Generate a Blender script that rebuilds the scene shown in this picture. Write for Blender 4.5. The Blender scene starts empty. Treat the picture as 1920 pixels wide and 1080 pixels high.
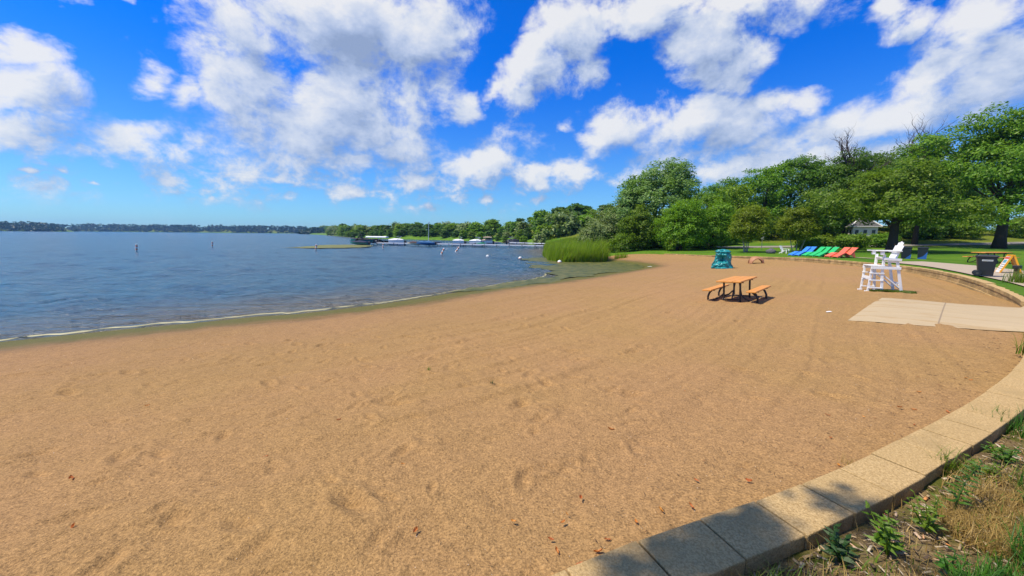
import bpy, math, random
import numpy as np
from mathutils import Matrix, Vector, Euler

# ------------------------------------------------------------------ basics
sc = bpy.context.scene
COL = sc.collection
RAD = math.radians
SUN = Vector((-0.50, -0.08, 0.86)).normalized()      # towards the sun
CAMZ = 2.9

def tag(o, label=None, cat=None, group=None, kind=None):
    if label: o['label'] = label
    if cat: o['category'] = cat
    if group: o['group'] = group
    if kind: o['kind'] = kind
    return o

def link(o, parent=None):
    COL.objects.link(o)
    if parent is not None: o.parent = parent
    return o

def empty(name, loc=(0, 0, 0), rot=(0, 0, 0), scale=1.0):
    o = bpy.data.objects.new(name, None)
    o.empty_display_size = 0.2
    o.location = loc; o.rotation_euler = rot; o.scale = (scale,) * 3
    return link(o)

def copy_tree(o, parent=None):
    c = o.copy(); COL.objects.link(c)
    if parent is not None: c.parent = parent
    for ch in list(o.children): copy_tree(ch, c)
    return c

def np_mesh(name, V, Q, mat=None, smooth=False, attrs=None):
    """mesh from numpy verts (n,3) and quads/tris (m,k)"""
    V = np.asarray(V, np.float32); Q = np.asarray(Q, np.int32)
    me = bpy.data.meshes.new(name)
    m, k = Q.shape
    me.vertices.add(len(V)); me.vertices.foreach_set('co', V.ravel())
    me.loops.add(m * k); me.loops.foreach_set('vertex_index', Q.ravel())
    me.polygons.add(m)
    me.polygons.foreach_set('loop_start', np.arange(0, m * k, k, dtype=np.int32))
    me.polygons.foreach_set('loop_total', np.full(m, k, np.int32))
    if smooth: me.polygons.foreach_set('use_smooth', np.ones(m, bool))
    if attrs:
        for an, av in attrs.items():
            a = me.attributes.new(an, 'FLOAT', 'POINT')
            a.data.foreach_set('value', np.asarray(av, np.float32))
    me.update(calc_edges=True); me.validate()
    if mat: me.materials.append(mat)
    return me

def np_obj(name, V, Q, mat, parent=None, smooth=False, attrs=None):
    return link(bpy.data.objects.new(name, np_mesh(name, V, Q, mat, smooth, attrs)), parent)

class MB:
    """collects simple solids, then builds ONE mesh object"""
    def __init__(s): s.v = []; s.f = []
    def add(s, vs, fs):
        n = len(s.v); s.v += [tuple(p) for p in vs]; s.f += [tuple(i + n for i in f) for f in fs]; return s
    def box(s, c, size, rot=None):
        M = Euler(rot).to_matrix() if rot else Matrix.Identity(3)
        c = Vector(c); vs = []
        for z in (-.5, .5):
            for x, y in ((-.5, -.5), (.5, -.5), (.5, .5), (-.5, .5)):
                vs.append(c + M @ Vector((x * size[0], y * size[1], z * size[2])))
        return s.add(vs, [(3, 2, 1, 0), (4, 5, 6, 7), (0, 1, 5, 4), (1, 2, 6, 5), (2, 3, 7, 6), (3, 0, 4, 7)])
    def bar(s, a, b, w, h, up=(0, 0, 1)):
        a = Vector(a); b = Vector(b); d = (b - a).normalized(); up = Vector(up)
        if abs(d.dot(up)) > .99: up = Vector((1, 0, 0))
        r = d.cross(up).normalized(); u = r.cross(d)
        vs = []
        for p in (a, b):
            for x, y in ((-.5, -.5), (.5, -.5), (.5, .5), (-.5, .5)):
                vs.append(p + r * x * w + u * y * h)
        return s.add(vs, [(3, 2, 1, 0), (4, 5, 6, 7), (0, 1, 5, 4), (1, 2, 6, 5), (2, 3, 7, 6), (3, 0, 4, 7)])
    def tube(s, pts, r, n=8):
        pts = [Vector(p) for p in pts]; k = len(pts)
        rs = r if isinstance(r, (list, tuple)) else [r] * k
        vs = []; fs = []; ref = Vector((0.31, 0.17, 1)).normalized()
        for i, p in enumerate(pts):
            d = (pts[min(i + 1, k - 1)] - pts[max(i - 1, 0)]).normalized()
            if abs(d.dot(ref)) > .95: rr = Vector((1, .2, 0))
            else: rr = ref
            a = d.cross(rr).normalized(); b = d.cross(a)
            for j in range(n):
                t = 2 * math.pi * j / n
                vs.append(p + (a * math.cos(t) + b * math.sin(t)) * rs[i])
        for i in range(k - 1):
            for j in range(n):
                fs.append((i * n + j, i * n + (j + 1) % n, (i + 1) * n + (j + 1) % n, (i + 1) * n + j))
        fs.append(tuple(range(n - 1, -1, -1))); fs.append(tuple(range((k - 1) * n, k * n)))
        return s.add(vs, fs)
    def lathe(s, prof, c=(0, 0, 0), n=16):
        vs = []; fs = []; k = len(prof)
        for r, z in prof:
            for j in range(n):
                t = 2 * math.pi * j / n
                vs.append((c[0] + r * math.cos(t), c[1] + r * math.sin(t), c[2] + z))
        for i in range(k - 1):
            for j in range(n):
                fs.append((i * n + j, i * n + (j + 1) % n, (i + 1) * n + (j + 1) % n, (i + 1) * n + j))
        fs.append(tuple(range(n - 1, -1, -1))); fs.append(tuple(range((k - 1) * n, k * n)))
        return s.add(vs, fs)
    def prism(s, prof, y0, y1):
        """profile in x,z extruded along y"""
        n = len(prof)
        vs = [(x, y0, z) for x, z in prof] + [(x, y1, z) for x, z in prof]
        fs = [tuple(range(n)), tuple(range(2 * n - 1, n - 1, -1))]
        for i in range(n):
            j = (i + 1) % n
            fs.append((j, i, n + i, n + j))
        return s.add(vs, fs)
    def loft(s, rings, cap=True):
        k = len(rings); n = len(rings[0]); vs = []; fs = []
        for r in rings: vs += list(r)
        for i in range(k - 1):
            for j in range(n):
                fs.append((i * n + j, i * n + (j + 1) % n, (i + 1) * n + (j + 1) % n, (i + 1) * n + j))
        if cap:
            fs.append(tuple(range(n - 1, -1, -1))); fs.append(tuple(range((k - 1) * n, k * n)))
        return s.add(vs, fs)
    def build(s, name, mat, parent=None, bevel=0, smooth=False):
        me = bpy.data.meshes.new(name)
        me.from_pydata(s.v, [], s.f); me.update()
        import bmesh
        bm = bmesh.new(); bm.from_mesh(me); bmesh.ops.recalc_face_normals(bm, faces=bm.faces); 
        bm.to_mesh(me); bm.free()
        if smooth:
            me.polygons.foreach_set('use_smooth', [True] * len(me.polygons))
        me.materials.append(mat)
        o = link(bpy.data.objects.new(name, me), parent)
        if bevel:
            b = o.modifiers.new('bevel', 'BEVEL'); b.width = bevel; b.segments = 2; b.limit_method = 'ANGLE'
        return o

# ------------------------------------------------------------------ noise in numpy
def _hash(ix, iy, seed):
    h = (ix.astype(np.int64) * 374761393 + iy.astype(np.int64) * 668265263 + seed * 1442695041) & 0x7fffffff
    h = ((h ^ (h >> 13)) * 1274126177) & 0x7fffffff
    h = (h ^ (h >> 16)) & 0xffff
    return h / 65535.0

def vnoise(x, y, seed=0):
    ix = np.floor(x); iy = np.floor(y); fx = x - ix; fy = y - iy
    fx = fx * fx * fx * (fx * (fx * 6 - 15) + 10); fy = fy * fy * fy * (fy * (fy * 6 - 15) + 10)
    a = _hash(ix, iy, seed); b = _hash(ix + 1, iy, seed); c = _hash(ix, iy + 1, seed); d = _hash(ix + 1, iy + 1, seed)
    return (a * (1 - fx) + b * fx) * (1 - fy) + (c * (1 - fx) + d * fx) * fy

def fbm(x, y, octv=4, seed=0):
    s = 0; a = .5; t = 0
    for i in range(octv):
        s = s + a * vnoise(x, y, seed + i * 17); t += a; a *= .5; x = x * 2.03 + 5.1; y = y * 2.03 + 1.7
    return s / t

def sstep(a, b, x):
    t = np.clip((x - a) / (b - a), 0, 1); return t * t * (3 - 2 * t)

# ------------------------------------------------------------------ lie of the land
def catmull(P, step):
    P = np.asarray(P, float); out = []
    n = len(P)
    for i in range(n - 1):
        p0, p1, p2, p3 = P[max(i - 1, 0)], P[i], P[i + 1], P[min(i + 2, n - 1)]
        k = max(1, int(np.linalg.norm((p2 - p1)[:2]) / step))
        for j in range(k):
            t = j / k
            out.append(.5 * ((2 * p1) + (-p0 + p2) * t + (2 * p0 - 5 * p1 + 4 * p2 - p3) * t * t + (-p0 + 3 * p1 - 3 * p2 + p3) * t ** 3))
    out.append(P[-1]); return np.array(out)

# inner edge of the wall round the beach: x, y, top of wall, sand level at the wall
EDGE = catmull([(-30, -12, 1.25, 1.1), (-14, -5.2, 1.25, 1.1), (-7, -1.9, 1.25, 1.1), (-3, 0.05, 1.25, 1.1), (0.22, 1.67, 1.25, 1.1), (1.55, 2.21, 1.25, 1.1),
    (2.45, 2.60, 1.25, 1.1), (3.23, 2.98, 1.25, 1.1), (4.75, 3.76, 1.25, 1.1), (6.27, 4.63, 1.25, 1.1), (7.6, 5.5, 1.25, 1.1), (9.6, 7.0, 1.25, 1.1), (12.0, 8.8, 1.2, 1.1),
    (14.2, 10.5, 1.18, 1.0), (16.4, 12.6, 1.18, .9), (18.48, 15.1, 1.25, .84), (21.48, 19.0, 1.25, .84), (23.6, 23.0, 1.25, .9), (24.2, 27.0, 1.25, .93), (23.9, 31.4, 1.25, .93),
    (23.0, 34.2, 1.16, .92), (21.4, 37.8, 1.06, .86), (19.8, 41.2, 1.0, .84), (17.8, 44.4, .95, .82), (15.4, 45.6, .82, .80), (12.6, 46.3, .6, .58), (10.3, 46.6, .25, .24), (8.5, 50, .2, .19)], 0.25)
SHORE = [(-90, -48), (-50, -22), (-28, -3.5), (-18, 5.5), (-13.2, 9.5), (-11.3, 11.0), (-8.8, 12.9), (-5.7, 15.6), (-3.3, 18.6), (-0.2, 21.6), (2.9, 24.8), (6.0, 28.6), (9.5, 32.5),
    (12.2, 36.0), (12.6, 37.6), (11.9, 40.5), (10.6, 43.2), (8.6, 47), (6, 54), (5, 64), (6.5, 76), (10, 86), (11, 97), (7, 112), (2, 130), (-5, 150), (-17, 168), (-35, 186), (-60, 200), (-88, 225), (-118, 280), (-150, 340), (-240, 500), (-390, 740),
    (-480, 1100), (-700, 1290), (-1100, 1330), (-1480, 1300), (-1250, 1080), (-985, 872), (-1010, 850), (-1300, 840), (-2600, 700), (-2600, -900), (-700, -700)]
SH = np.array(SHORE, float)
def _wavy():
    """the near waterline wanders a little"""
    P = catmull(SHORE[2:12], 1.3); t = np.gradient(P, axis=0); t /= np.linalg.norm(t, axis=1)[:, None]
    r = random.Random(3); n = len(P); off = [.16 * math.sin(i * .55) * r.uniform(.3, 1) + r.uniform(-.17, .17) for i in range(n)]
    return P + np.stack([-t[:, 1], t[:, 0]], -1) * (np.array(off) * np.minimum(1, np.minimum(np.arange(n), n - 1 - np.arange(n)) / 3.0))[:, None]
SHORE_NEAR = _wavy()
SH = np.r_[SH[:2], SHORE_NEAR, SH[12:]]

def seg_dist(x, y, P, closed=False):
    """distance to a polyline, with the nearest point's extra columns"""
    A = P; B = np.roll(P, -1, 0)
    if not closed: A = P[:-1]; B = P[1:]
    best = np.full(x.shape, 1e18); ext = [np.zeros(x.shape) for _ in range(P.shape[1] - 2)]
    for a, b in zip(A, B):
        dx, dy = b[0] - a[0], b[1] - a[1]
        t = np.clip(((x - a[0]) * dx + (y - a[1]) * dy) / (dx * dx + dy * dy + 1e-12), 0, 1)
        d = (x - a[0] - t * dx) ** 2 + (y - a[1] - t * dy) ** 2
        m = d < best
        best = np.where(m, d, best)
        for k in range(len(ext)):
            ext[k] = np.where(m, a[2 + k] + t * (b[2 + k] - a[2 + k]), ext[k])
    return np.sqrt(best), ext

def inside(x, y, P):
    r = np.zeros(x.shape, bool); n = len(P)
    for i in range(n):
        x0, y0 = P[i][0], P[i][1]; x1, y1 = P[(i + 1) % n][0], P[(i + 1) % n][1]
        if y0 == y1: continue
        c = ((y0 > y) != (y1 > y)) & (x < (x1 - x0) * (y - y0) / (y1 - y0) + x0)
        r ^= c
    return r

EDGE_POLY = [tuple(p[:2]) for p in EDGE[::2]] + [tuple(EDGE[-1][:2]), (-60, 90), (-400, 60), (-400, -200)]
EDGE_C = EDGE[::3]

def ds_of(x, y):
    d, _ = seg_dist(x, y, SH, True)
    return np.where(inside(x, y, SH), -d, d)

def fields(x, y):
    x = np.asarray(x, float); y = np.asarray(y, float)
    ds = ds_of(x, y)
    dw, (cap, top) = seg_dist(x, y, EDGE_C)
    dw = np.where(inside(x, y, EDGE_POLY), dw, -dw)
    return ds, dw, cap, top

def sand_base(x, y, F=None):
    ds, dw, cap, top = F or fields(x, y)
    w = np.maximum(dw, 0)
    t = np.clip(ds, 0, None) / (np.clip(ds, 0, None) + w + 1e-6)
    z = top * t ** 1.05 + .30 * np.exp(-((np.asarray(x) - 15.5) ** 2 + (np.asarray(y) - 22) ** 2) / 118.0) * sstep(0, 3, w) * sstep(0, 4, ds)
    z = np.where(ds < 0, np.maximum(ds * .10, -1.6), z)
    return z

def bump(x, y, cx, cy, sx, sy, h): return h * np.exp(-((x - cx) / sx) ** 2 - ((y - cy) / sy) ** 2)

def land_base(x, y, F=None):
    ds, dw, cap, top = F or fields(x, y)
    d = np.clip(-dw, 0, 80)
    z = cap - .03 + .010 * d
    z = z + 1.3 * sstep(50, 66, y) * sstep(26, 40, x) * (y < 900)
    z = z + bump(x, y, 32, 150, 45, 55, 6.5) + bump(x, y, 75, 110, 40, 45, 3.0) + bump(x, y, -60, 270, 40, 60, 1.5)
    far = sstep(700, 1300, np.hypot(x, y))
    z = z + far * (6 + 7 * fbm(x / 260, y / 260, 3, 5))
    return np.minimum(z, .05 + np.clip(ds, 0, None) * .28)

def gz(x, y, sand=True):
    a = np.array([x], float); b = np.array([y], float)
    return float((sand_base if sand else land_base)(a, b)[0])

def tilt_rot(x, y, rz, sand=True, e=.5):
    """euler that stands a thing on the slope, heading rz"""
    f = lambda u, v: gz(u, v, sand)
    n = Vector((-(f(x + e, y) - f(x - e, y)) / (2 * e), -(f(x, y + e) - f(x, y - e)) / (2 * e), 1)).normalized()
    q = Vector((0, 0, 1)).rotation_difference(n)
    return (q.to_matrix() @ Matrix.Rotation(rz, 3, 'Z')).to_euler()

# ------------------------------------------------------------------ node helpers
def new_mat(name):
    m = bpy.data.materials.new(name); m.use_nodes = True
    nt = m.node_tree; nt.nodes.clear()
    out = nt.nodes.new('ShaderNodeOutputMaterial')
    return m, nt, out

class NT:
    def __init__(s, nt): s.nt = nt
    def n(s, typ, ins=None, **props):
        nd = s.nt.nodes.new('ShaderNode' + typ)
        for k, v in props.items(): setattr(nd, k, v)
        if ins:
            for k, v in ins.items():
                sk = nd.inputs[k]
                if isinstance(v, bpy.types.NodeSocket): s.nt.links.new(v, sk)
                else: sk.default_value = v
        return nd
    def link(s, a, b): s.nt.links.new(a, b)
    def math(s, op, a, b=0.0, c=0.0, clamp=False):
        nd = s.nt.nodes.new('ShaderNodeMath'); nd.operation = op; nd.use_clamp = clamp
        for i, v in enumerate((a, b, c)):
            if isinstance(v, bpy.types.NodeSocket): s.nt.links.new(v, nd.inputs[i])
            else: nd.inputs[i].default_value = v
        return nd.outputs[0]
    def vmath(s, op, a, b=(0, 0, 0), scale=None):
        nd = s.nt.nodes.new('ShaderNodeVectorMath'); nd.operation = op
        for i, v in enumerate((a, b)):
            if isinstance(v, bpy.types.NodeSocket): s.nt.links.new(v, nd.inputs[i])
            else: nd.inputs[i].default_value = v
        if scale is not None:
            if isinstance(scale, bpy.types.NodeSocket): s.nt.links.new(scale, nd.inputs['Scale'])
            else: nd.inputs['Scale'].default_value = scale
        return nd
    def mix(s, f, a, b, blend='MIX'):
        nd = s.nt.nodes.new('ShaderNodeMix'); nd.data_type = 'RGBA'; nd.blend_type = blend
        for i, v in ((0, f), (6, a), (7, b)):
            if isinstance(v, bpy.types.NodeSocket): s.nt.links.new(v, nd.inputs[i])
            elif i == 0: nd.inputs[0].default_value = v
            else: nd.inputs[i].default_value = (*v, 1) if len(v) == 3 else v
        return nd.outputs[2]
    def ramp(s, f, stops):
        nd = s.nt.nodes.new('ShaderNodeValToRGB'); s.nt.links.new(f, nd.inputs[0])
        el = nd.color_ramp.elements
        while len(el) < len(stops): el.new(.5)
        for e, (p, c) in zip(el, stops):
            e.position = p; e.color = (*c, 1) if len(c) == 3 else c
        return nd.outputs[0]
    def rng(s, v, a, b, c=0.0, d=1.0):
        nd = s.nt.nodes.new('ShaderNodeMapRange'); nd.clamp = True; nd.interpolation_type = 'SMOOTHSTEP'
        for i, q in enumerate((v, a, b, c, d)):
            if isinstance(q, bpy.types.NodeSocket): s.nt.links.new(q, nd.inputs[i])
            else: nd.inputs[i].default_value = q
        return nd.outputs[0]
    def noise(s, vec, scale, detail=4.0, rough=.55, dist=0.0):
        nd = s.n('TexNoise', {'Scale': scale, 'Detail': detail, 'Roughness': rough, 'Distortion': dist})
        if vec is not None: s.nt.links.new(vec, nd.inputs['Vector'])
        return nd.outputs['Fac']

def paint(name, col, rough=.5, var=.12, scale=6.0, bumpd=0.0, metal=0.0, spec=.5):
    """a plain surface with slight procedural unevenness"""
    m, nt, out = new_mat(name); N = NT(nt)
    co = N.n('TexCoord').outputs['Object']
    f = N.noise(co, scale, 5, .6)
    c = N.mix(f, [q * (1 - var) for q in col], [min(1, q * (1 + var)) for q in col])
    b = N.n('BsdfPrincipled', {'Base Color': c, 'Roughness': rough, 'Metallic': metal, 'Specular IOR Level': spec})
    if bumpd:
        bp = N.n('Bump', {'Height': N.noise(co, scale * 6, 3), 'Distance': bumpd, 'Strength': .6})
        N.link(bp.outputs[0], b.inputs['Normal'])
    N.link(b.outputs[0], out.inputs[0])
    return m

def leaf_mat(name, dark, light, back=None, transl=.35, rough=.5):
    m, nt, out = new_mat(name); N = NT(nt)
    geo = N.n('NewGeometry'); oi = N.n('ObjectInfo')
    r = geo.outputs['Random Per Island']
    c = N.mix(r, dark, light)
    hs = N.n('HueSaturation', {'Color': c, 'Hue': N.math('MULTIPLY_ADD', oi.outputs['Random'], .03, .485), 'Value': N.math('MULTIPLY_ADD', oi.outputs['Random'], .3, .85)})
    c = hs.outputs[0]
    if back: c = N.mix(N.math('MULTIPLY', geo.outputs['Backfacing'], .75), c, back)
    b = N.n('BsdfPrincipled', {'Base Color': c, 'Roughness': rough, 'Specular IOR Level': .35})
    t = N.n('BsdfTranslucent', {'Color': N.mix(.5, c, [q * 1.3 for q in light])})
    mx = N.n('MixShader', {0: transl, 1: b.outputs[0], 2: t.outputs[0]})
    N.link(mx.outputs[0], out.inputs[0])
    return m

# ------------------------------------------------------------------ camera
cam = bpy.data.cameras.new('camera'); co = link(bpy.data.objects.new('camera', cam))
cam.sensor_width = 36; cam.lens = 36 * 720 / 1920; cam.clip_start = .05; cam.clip_end = 20000
co.location = (0, 0, CAMZ)
co.rotation_euler = (Matrix.Rotation(RAD(90 - 7.9), 3, 'X') @ Matrix.Rotation(RAD(.55), 3, 'Z')).to_euler()
sc.camera = co

# ------------------------------------------------------------------ light
sl = bpy.data.lights.new('sun', 'SUN'); sl.energy = 4.2; sl.angle = RAD(.5); sl.color = (1, .90, .74)
so = link(bpy.data.objects.new('sun', sl)); so.rotation_euler = SUN.to_track_quat('Z', 'Y').to_euler()
sc.view_settings.view_transform = 'Standard'; sc.view_settings.look = 'None'
sc.view_settings.exposure = 0.4; sc.view_settings.gamma = 1
sc.cycles.use_denoising = True
sc.cycles.max_bounces = 6; sc.cycles.diffuse_bounces = 3; sc.cycles.transparent_max_bounces = 6
sc.cycles.volume_bounces = 0

# ------------------------------------------------------------------ sky: Nishita with procedural cumulus
# each cloud mass: azimuth, elevation, half width, half height, turn, weight (radians)
CLOUDS = [(-0.395,0.417,0.3,0.12,0.16,1), (-0.564,0.293,0.1049,0.1064,0.182,1), (-0.391,0.289,0.2157,0.1167,0.12,1), (-0.245,0.417,0.1587,0.1066,0.099,1), (-0.593,0.377,0.0684,0.0609,0.235,1), (-0.492,0.197,0.1881,0.0654,0.112,0.85), (-0.192,0.351,0.0757,0.0953,0.07,0.75), (-0.335,0.24,0.1785,0.0678,0.089,0.85), (-0.125,0.289,0.065,0.0433,0.042,0.85), (-0.88,0.213,0.0773,0.0482,0.157,1), (-0.88,0.261,0.0554,0.0336,0.304,0.85), (-0.897,0.156,0.0637,0.0333,0.203,0.75), (-0.861,0.143,0.0347,0.0209,0.175,0.6), (-0.735,0.278,0.046,0.0361,-0.056,0.75), (-0.681,0.258,0.0357,0.0366,-0.292,0.65), (-0.756,0.372,0.0299,0.0184,0.318,0.8), (-0.797,0.342,0.0146,0.0228,0.322,0.5), (-0.751,0.182,0.0688,0.0293,0.176,0.75), (-0.726,0.132,0.1139,0.0482,0.127,0.6), (-0.656,0.173,0.0594,0.0399,0.14,0.6), (-0.882,0.102,0.0143,0.0075,0.136,0.7), (-0.847,0.1,0.0084,0.0096,0.126,0.6), (-0.818,0.083,0.0108,0.0063,0.101,0.7), (-0.653,0.074,0.0103,0.0095,0.068,0.6), (-0.515,0.156,0.1229,0.0498,0.097,0.75), (-0.408,0.166,0.1023,0.0464,0.079,0.75), (-0.538,0.115,0.0561,0.0168,0.078,0.8), (-0.52,0.077,0.0514,0.0196,0.054,0.75), (-0.394,0.095,0.0604,0.0291,0.049,0.85), (-0.265,0.181,0.1378,0.0724,0.057,0.75), (-0.235,0.127,0.0961,0.0377,0.039,0.85), (-0.217,0.069,0.0833,0.0143,0.025,0.6), (-0.123,0.156,0.1128,0.0453,0.028,0.75), (-0.057,0.168,0.0831,0.0403,0.018,0.85), (0.051,0.146,0.0833,0.0408,0.001,0.85), (0.138,0.148,0.099,0.048,-0.012,0.75), (-0.063,0.085,0.0379,0.0145,0.014,0.7), (0.066,0.093,0.0311,0.0157,0.003,0.7), (0.012,0.081,0.0204,0.0119,0.008,0.6), (-0.137,0.094,0.0854,0.0234,0.022,0.5), (0.134,0.457,0.0944,0.0895,0.453,1), (0.047,0.375,0.1232,0.061,0.591,1), (-0.044,0.328,0.0628,0.0287,0.321,0.85), (0.168,0.392,0.063,0.0631,-0.053,0.75), (0.115,0.262,0.0366,0.0327,-0.021,0.55), (0.337,0.471,0.194,0.053,-0.134,1.1), (0.525,0.438,0.1846,0.0526,-0.212,1.1), (0.441,0.383,0.1225,0.0625,-0.355,1), (0.519,0.352,0.0632,0.0414,0.125,0.7), (0.231,0.489,0.0725,0.0301,-0.091,0.9), (0.274,0.256,0.1202,0.0661,0.39,1), (0.213,0.227,0.0686,0.0426,-0.039,0.85), (0.409,0.24,0.1396,0.0683,0.309,0.95), (0.525,0.228,0.1493,0.0651,0.233,0.85), (0.569,0.267,0.0507,0.0416,0.348,0.85), (0.626,0.267,0.047,0.0324,0.227,0.85), (0.668,0.218,0.1231,0.0499,0.145,0.85), (0.77,0.218,0.0963,0.0544,0.109,0.95), (0.859,0.231,0.0715,0.0506,0.059,1), (0.531,0.153,0.1695,0.0463,0.022,0.85), (0.707,0.146,0.1629,0.043,-0.011,0.85), (0.334,0.141,0.156,0.0485,0.061,0.6), (0.753,0.365,0.0523,0.0296,0.106,0.95), (0.835,0.334,0.0814,0.0473,-0.019,1), (0.806,0.29,0.0608,0.0351,0.233,0.95), (0.875,0.268,0.0468,0.0406,-0.285,0.9), (-0.604,0.12,0.3038,0.0705,0.093,0.5), (-0.15,0.149,0.4352,0.0958,0.031,0.52), (-0.759,0.164,0.1498,0.0606,0.164,0.5), (-0.85,0.081,0.0893,0.035,0.106,0.4), (0.577,0.181,0.338,0.1,0.096,0.58), (0.05,0.203,0.1999,0.0984,-0.002,0.38), (-0.873,0.18,0.0842,0.0883,0.22,0.42), (0.826,0.274,0.1291,0.1187,0.036,0.55), (-0.4,0.329,0.325,0.1932,0.136,0.6)]
def make_world():
    w = bpy.data.worlds.new('World'); sc.world = w; w.use_nodes = True
    nt = w.node_tree; nt.nodes.clear(); N = NT(nt)
    out = nt.nodes.new('ShaderNodeOutputWorld')
    # density of cloud in a direction (azimuth, elevation)
    g = bpy.data.node_groups.new('cloud_density', 'ShaderNodeTree')
    g.interface.new_socket('ae', in_out='INPUT', socket_type='NodeSocketVector')
    g.interface.new_socket('density', in_out='OUTPUT', socket_type='NodeSocketFloat')
    G = NT(g); gi = g.nodes.new('NodeGroupInput'); go = g.nodes.new('NodeGroupOutput')
    ae = gi.outputs[0]
    sp = G.n('SeparateXYZ', {0: ae}); az, el = sp.outputs[0], sp.outputs[1]
    # noise runs on the unit direction itself, finer towards the horizon
    ce = G.math('COSINE', el)
    cv = G.n('CombineXYZ', {0: G.math('MULTIPLY', G.math('SINE', az), ce), 1: G.math('MULTIPLY', G.math('COSINE', az), ce), 2: G.math('MULTIPLY', G.math('SINE', el), 1.35)}).outputs[0]
    low = G.rng(el, .30, .04)
    wn = G.n('TexNoise', {'Vector': cv, 'Scale': 7.0, 'Detail': 5.0, 'Roughness': .55})
    warp = G.vmath('SUBTRACT', wn.outputs['Color'], (.5, .5, .5)).outputs[0]
    warp = G.vmath('SCALE', warp, scale=G.math('MULTIPLY_ADD', el, .34, .035)).outputs[0]
    p = G.vmath('ADD', ae, warp).outputs[0]
    acc = None
    for a, e, rx, ry, rot, wt in CLOUDS:
        mp = g.nodes.new('ShaderNodeMapping'); mp.vector_type = 'TEXTURE'
        mp.inputs['Location'].default_value = (a, e, 0); mp.inputs['Rotation'].default_value = (0, 0, rot)
        mp.inputs['Scale'].default_value = (rx * 1.3, ry * 1.3, 1e3)
        g.links.new(p, mp.inputs[0])
        gr = g.nodes.new('ShaderNodeTexGradient'); gr.gradient_type = 'SPHERICAL'
        g.links.new(mp.outputs[0], gr.inputs[0])
        v = G.math('MULTIPLY', gr.outputs[1], wt)
        acc = v if acc is None else G.math('MAXIMUM', acc, v)
    # loose clouds in the rest of the sky
    rest = G.noise(cv, 2.6, 3)
    rest = G.math('MULTIPLY', G.rng(rest, .45, .75), G.math('MAXIMUM', G.rng(G.math('ABSOLUTE', az), 1.0, 1.25), G.rng(el, .58, .75)))
    acc = G.math('MAXIMUM', acc, rest)
    acc = G.math('POWER', acc, .62)
    fa = G.noise(cv, 7.5, 11, .64, .2); fb = G.noise(cv, 19.0, 9, .62, .2)
    f1 = G.math('ADD', G.math('MULTIPLY', fa, G.math('SUBTRACT', 1.0, low)), G.math('MULTIPLY', fb, low))
    d = G.math('ADD', G.math('MULTIPLY', acc, 1.25), G.math('MULTIPLY', G.math('SUBTRACT', f1, .5), 2.35))
    d = G.math('SUBTRACT', d, .50)
    d = G.math('MULTIPLY', d, G.rng(el, .012, .09))
    g.links.new(d, go.inputs[0])

    D = N.n('TexCoord').outputs['Generated']
    dn = N.vmath('NORMALIZE', D).outputs[0]
    s = N.n('SeparateXYZ', {0: dn})
    az = N.math('ARCTAN2', s.outputs[0], s.outputs[1]); el = N.math('ARCSINE', s.outputs[2])
    ae = N.n('CombineXYZ', {0: az, 1: el, 2: 0.0}).outputs[0]
    def dens(v):
        q = nt.nodes.new('ShaderNodeGroup'); q.node_tree = g; N.link(v, q.inputs[0]); return q.outputs[0]
    d0 = dens(ae)
    d1 = dens(N.vmath('ADD', ae, (-.012, .026, 0)).outputs[0])
    d2 = dens(N.vmath('ADD', ae, (-.035, .060, 0)).outputs[0])
    alpha = N.rng(d0, -.10, .50)
    relief = N.math('ADD', N.math('MULTIPLY', N.math('SUBTRACT', d0, d1), .42), N.math('MULTIPLY', N.math('SUBTRACT', d0, d2), .78))
    lit = N.math('ADD', relief, .50)
    lit = N.math('SUBTRACT', lit, N.math('MULTIPLY', N.rng(d0, .20, 1.20), .33), clamp=True)
    ccol = N.ramp(lit, [(0.0, (.36, .46, .66)), (.28, (.50, .61, .83)), (.52, (.68, .77, .94)), (.80, (.90, .94, 1.0)), (1, (1.03, 1.03, 1.02))])
    sky = nt.nodes.new('ShaderNodeTexSky'); sky.sky_type = 'NISHITA'; sky.sun_disc = False
    sky.sun_elevation = math.asin(SUN.z); sky.sun_rotation = math.atan2(SUN.x, SUN.y) % (2 * math.pi)
    sky.air_density = 1.0; sky.dust_density = .4; sky.ozone_density = 4.0; sky.altitude = 300
    deep = N.rng(el, .02, .42)
    tint = N.mix(deep, (.40, .72, 1.02), (.012, .52, 1.40))
    tint = N.mix(N.rng(N.math('ABSOLUTE', el), .75, 1.2), tint, (.5, .75, 1.0))
    skc = N.mix(1.0, sky.outputs[0], tint, 'MULTIPLY')
    b0 = N.n('Background', {0: skc, 1: SKY_S}); b1 = N.n('Background', {0: ccol, 1: CLOUD_S})
    mx = N.n('MixShader', {0: N.math('MULTIPLY', alpha, .92), 1: b0.outputs[0], 2: b1.outputs[0]})
    N.link(mx.outputs[0], out.inputs[0])
SKY_S = .115; CLOUD_S = .66
make_world()

# the air over the lake: far shores fade to blue
def make_haze():
    mb = MB(); mb.box((-350, 1000, 29), (6400, 2600, 62))
    m, nt, out = new_mat('haze'); N = NT(nt)
    v = N.n('VolumePrincipled', {'Color': (.28, .58, 1.0, 1), 'Density': HAZE, 'Anisotropy': .2})
    N.link(v.outputs[0], out.inputs['Volume'])
    o = mb.build('haze', m); tag(o, kind='stuff')
HAZE = 1.5e-4
make_haze()

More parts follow.
